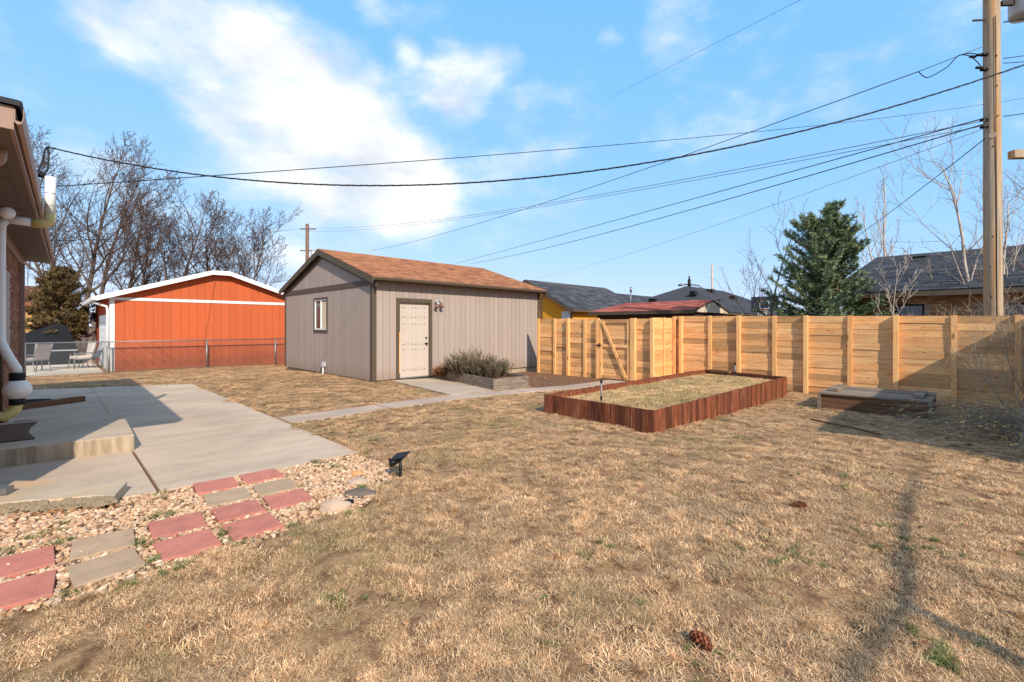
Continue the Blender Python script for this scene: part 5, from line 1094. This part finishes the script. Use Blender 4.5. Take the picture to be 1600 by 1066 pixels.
# ---------------------------------------------------------------- cones and leaves on the lawn
def cone_(lb, x, y, rz, s):
    t = thing('pine_cone', lb, 'pine cone', (x, y, terr(x,y)+.035*s), 'pine cones on the lawn', rz); mb = MB(); r = random.Random(int(x*100))
    for i in range(70):
        f = i/70; a = i*2.4; rad = .036*s*math.sin(math.pi*(.12+.8*f)); c = Vector(((f-.5)*.15*s, 0, 0)); d = Vector((.35, math.cos(a), math.sin(a))).normalized(); w = d.cross(Vector((1,0,0))).normalized()*.010*s
        p, q = c+d*rad*.3, c+d*rad*1.25; mb.hexa([p-w*.5, p+w*.5, q+w, q-w, p-w*.5+Vector((.004*s,0,0)), p+w*.5+Vector((.004*s,0,0)), q+w+Vector((.006*s,0,0)), q-w+Vector((.006*s,0,0))])
    mb.build('scales', M['cone'], t, local=True); MB().tube([(-.065*s,0,0),(0,0,0),(.065*s,0,0)], [.008*s,.016*s,.006*s], 8).build('core', M['bark_red'], t, local=True)
cone_('brown pine cone on sunlit lawn right of centre', 4.23, .985, R(-40), .8)
cone_('reddish open pine cone in the foreground grass', 2.09, .87, R(70), .8)
lr = random.Random(77); lv = MB()
def leaf(mb, x, y, z, s):
    a = lr.uniform(0, 6.283); u = Vector((math.cos(a), math.sin(a), lr.uniform(-.3,.3)))*s; w = Vector((-math.sin(a), math.cos(a), lr.uniform(-.4,.4)))*s*.6; p = Vector((x, y, z)); c = lr.random()
    mb.quad(p-u, p-w, p+u+Vector((0,0,s*.3)), p+w, c)
n = 0
while n < 420:
    X, Y = lr.uniform(.2, 12.6), lr.uniform(-1.6, 16)
    if hard(X, Y) or X > 12.7 or Y > 21 or (X > 11.6 and Y > 6.2): continue
    leaf(lv, X, Y, terr(X, Y)+.035, lr.uniform(.010,.024)); n += 1
for i in range(80):
    f = lr.random(); leaf(lv, -.3+f*.75+lr.uniform(-.05,.05), 5.28-f*.42+lr.uniform(-.06,.03), .15, lr.uniform(.014,.026))
for i in range(260):
    X, Y = lr.uniform(8.8,11.6), lr.uniform(7.75,10.7); leaf(lv, X, Y, .045, lr.uniform(.015,.04))
tag(lv.build('fallen_leaves', M['brownleaf']), 'scattered dry leaf litter on lawn, gravel and dirt', 'leaves', kind='stuff')

# ---------------------------------------------------------------- grass
def patch(name, n, size, hmin, hmax, wid, leanlo, leanhi, mat, seed, clump=0):
    r = random.Random(seed); mb = MB()
    cl_ = [(r.uniform(-size,size)*.7, r.uniform(-size,size)*.7) for _ in range(max(1, clump))]
    for i in range(n):
        if clump: c = r.choice(cl_); x, y = c[0]+r.gauss(0, min(.03, size*.22)), c[1]+r.gauss(0, min(.03, size*.22))
        else: q_, t_ = size*1.12*math.sqrt(r.random()), r.uniform(0, 6.283); x, y = q_*math.cos(t_), q_*math.sin(t_)
        a = r.uniform(0, 6.283); le = r.uniform(leanlo, leanhi); h = r.uniform(hmin, hmax); d = Vector((math.cos(a)*math.sin(le), math.sin(a)*math.sin(le), math.cos(le)))
        p = Vector((x, y, -.003)); w = Vector((-math.sin(a+r.uniform(-.8,.8)), math.cos(a), 0)).normalized()*wid*r.choice((.7,.9,1.1,1.5)); m = p+d*h*.55; d2 = (d+Vector((math.cos(a),math.sin(a),-.45))*.55).normalized(); t = m+d2*h*.5; c = r.random()
        b = len(mb.v); mb.v += [tuple(p-w), tuple(p+w), tuple(m+w*.75), tuple(m-w*.75), tuple(t)]; mb.face((b,b+1,b+2,b+3), c); mb.face((b+3,b+2,b+4), c)
    me = mb.mesh(name, mat); return bpy.data.objects.new(name, me)
def scatter(name, lb, pts, sources, cat='grass'):
    col = bpy.data.collections.new(name+'_sources')
    for s in sources: col.objects.link(s)
    me = bpy.data.meshes.new(name); me.from_pydata([p[:3] for p in pts], [], [])
    for nm, k in (('sc', 3), ('rz', 4)):
        a = me.attributes.new(nm, 'FLOAT', 'POINT'); a.data.foreach_set('value', [p[k] for p in pts])
    o = bpy.data.objects.new(name, me); COL.objects.link(o); tag(o, lb, cat, kind='stuff')
    ng = bpy.data.node_groups.new(name, 'GeometryNodeTree'); ng.interface.new_socket('Geometry', in_out='INPUT', socket_type='NodeSocketGeometry'); ng.interface.new_socket('Geometry', in_out='OUTPUT', socket_type='NodeSocketGeometry')
    N = ng.nodes; L = ng.links; gi = N.new('NodeGroupInput'); go = N.new('NodeGroupOutput'); ip = N.new('GeometryNodeInstanceOnPoints'); ci = N.new('GeometryNodeCollectionInfo')
    ci.inputs['Collection'].default_value = col; ci.inputs['Separate Children'].default_value = True; ci.inputs['Reset Children'].default_value = True
    def na(nm):
        n = N.new('GeometryNodeInputNamedAttribute'); n.data_type = 'FLOAT'; n.inputs['Name'].default_value = nm; return n.outputs['Attribute']
    cb = N.new('ShaderNodeCombineXYZ'); L.new(na('rz'), cb.inputs[2]); rv = N.new('FunctionNodeRandomValue'); rv.data_type = 'INT'; rv.inputs['Max'].default_value = len(sources)-1
    L.new(gi.outputs[0], ip.inputs['Points']); L.new(ci.outputs[0], ip.inputs['Instance']); ip.inputs['Pick Instance'].default_value = True
    for so in rv.outputs:
        if so.enabled and so.type == 'INT': L.new(so, ip.inputs['Instance Index'])
    L.new(cb.outputs[0], ip.inputs['Rotation']); L.new(na('sc'), ip.inputs['Scale']); L.new(ip.outputs[0], go.inputs[0])
    md = o.modifiers.new('scatter', 'NODES'); md.node_group = ng; return o
gr_ = random.Random(99)
src_flat = [patch('dry_grass_patch', 900, .15, .012, .042, .0013, .75, 1.45, M['straw'], 100+i) for i in range(5)]+[patch('dry_grass_patch', 900, .15, .014, .048, .0013, .6, 1.42, M['straw'], 120+i, 9) for i in range(4)]
src_tuft = [patch('dry_tuft', 300, .06, .03, .07, .0013, .3, 1.3, M['straw'], 140+i, 1) for i in range(3)]
src_green = [patch('green_tuft', 110, .06, .04, .09, .0022, .3, 1.2, M['green'], 150+i, 2) for i in range(3)]
src_bed = [patch('bed_grass_patch', 300, .13, .03, .085, .002, .4, 1.3, M['bedgrass'], 160+i) for i in range(4)]
def lawn_ok(x, y):
    if hard(x, y) or x > 12.8 or y > 22.2 or (x > 11.6 and y > 6.2): return False
    if x > 8.6 and y > 7.6 and y < 11.2: return False
    if x < -.3 and 5 < y < 14: return False
    return True
pts, tf = [], []
gy = -2.3
while gy < 22.2:                                             # patches all over the lawn, thinner away from the house
    gx = -.4
    while gx < 12.8:
        x, y = gx+gr_.uniform(-.05,.05), gy+gr_.uniform(-.05,.05); gx += .1; d = math.hypot(x, y)
        if x > 6.6 and y < -2.2 or not lawn_ok(x, y): continue
        if gr_.random() > (.1/(.098+.008*d))**2: continue
        nv = noise.noise(Vector((x*6.5, y*6.5, 2.1)))+.35*noise.noise(Vector((x*1.3, y*1.3, 5.))); s = (.78+.50*nv)*gr_.uniform(.8,1.2)*(1+.015*d)
        if nv < -.12 and gr_.random() < .55: continue
        z = ground_z(x, y); pts.append((x, y, z, max(.35, s), gr_.uniform(0, 6.283)))
        if gr_.random() < .12 and d < 12: tf.append((x, y, z-.005, gr_.uniform(.6,1.15), gr_.uniform(0,6.283)))
    gy += .1
scatter('dry_lawn_grass', 'dry straw-coloured matted lawn grass', pts, src_flat)
def along(poly, n, off, lo, hi):                            # grass creeping over slab edges
    for i in range(len(poly)-1):
        a, b = Vector(poly[i]), Vector(poly[i+1]); nn = Vector((b.y-a.y, a.x-b.x)).normalized()
        for k in range(int((b-a).length*n)):
            p = a.lerp(b, gr_.random())+nn*(off+gr_.uniform(-.02,.05))
            tf.append((p.x, p.y, terr(p.x, p.y)+.002, gr_.uniform(lo, hi), gr_.uniform(0,6.283)))
along([(2.5,13.9),(2.5,5.0)][::-1], 16, .03, .35, .85); along([(2.45,13.97),(-1.,15.5)], 16, -.03, .4, .9)
along(WALK, 14, .01, .3, .7); along([(x, y+WALKW) for x, y in WALK][::-1], 14, .01, .3, .7); along([(5.98,7.8),(6.52,11.1)], 12, -.02, .3, .7)
along([BED[0],BED[1]], 10, .04, .3, .8); along([BED[3],BED[0]], 10, .04, .3, .8); along([(6.0,17.5),(6.0,11.2),(6.6,11.2)], 9, -.04, .3, .8)
scatter('dry_grass_tufts', 'rounded tufts of golden dead grass in the lawn', tf, src_tuft)
gp_ = []
WEED = [(2.919,9.266,7,.28),(3.205,8.784,6,.22),(4.112,8.594,4,.14),(2.687,6.269,5,.15),(2.848,5.321,5,.18),(2.885,5.86,4,.2),(.647,4.392,5,.10),(.017,4.70,9,.16),(.432,3.585,7,.09),(.846,3.76,6,.08),(.05,4.36,4,.07),(-.176,4.40,5,.1),(1.997,4.98,3,.07),(2.112,4.646,4,.08),(.42,3.90,3,.05),(.494,3.348,5,.1),(.28,3.39,4,.09),(1.64,4.36,3,.06),(1.984,3.86,5,.06),(2.165,3.83,4,.06),
 (2.529,1.78,7,.2),(2.581,1.9,4,.2),(4.193,.381,8,.25),(4.0,.25,8,.25),(3.48,.767,8,.3),(3.237,.781,7,.25),(2.816,.188,8,.2),(2.95,.083,6,.2),(1.092,2.365,4,.1),(1.25,3.35,5,.12),(2.62,5.0,4,.1),(2.62,6.9,4,.12),(2.6,7.05,3,.1),(1.5,1.2,6,.25),(2.0,.7,8,.25),(1.4,.9,5,.2),(10.2,.3,10,.5),(9.5,1.2,10,.5),(10.3,2.3,8,.3),(8.6,.2,10,.6),(6.5,2.2,5,.3),(5.2,1.0,7,.4),(.85,3.48,3,.08),(.68,4.93,3,.05),(1.7,3.42,4,.08),(.05,3.5,3,.06),(.9,4.30,2,.04)]
for (x, y, n, s) in WEED:
    for i in range(n):
        X, Y = x+gr_.gauss(0, s*.5), y+gr_.gauss(0, s*.5)
        if on_paver(X, Y, .16) or inside((X, Y), PATIO) or inside((X, Y), BED): continue
        z = .125 if inside((X, Y), GRAVEL) else ground_z(X, Y); gp_.append((X, Y, z, gr_.uniform(.4,.95)*(1 if inside((X, Y), GRAVEL) else .7), gr_.uniform(0,6.283)))
for i in range(110):
    x, y = gr_.uniform(.6, 8.5), gr_.uniform(-.8, 7)
    if lawn_ok(x, y) and noise.noise(Vector((x*.9, y*.9, 9.)))+(.25 if x+y < 4 else 0)+(.3 if y < .6 else 0) > .12: gp_.append((x, y, ground_z(x, y), gr_.uniform(.25,.55), gr_.uniform(0,6.283)))
scatter('green_grass_tufts', 'small green grass and weed tufts in lawn and gravel', gp_, src_green)
bp_ = []; bx = 5.95
BIN = inset(BED, .14)
for i in range(1500):
    x, y = gr_.uniform(5.9,12.4), gr_.uniform(3.1,5.2)
    if inside((x, y), BIN): bp_.append((x, y, .322, gr_.uniform(.6,1.1), gr_.uniform(0,6.283)))
scatter('raised_bed_grass', 'dry greenish grass growing inside the raised bed', bp_, src_bed)
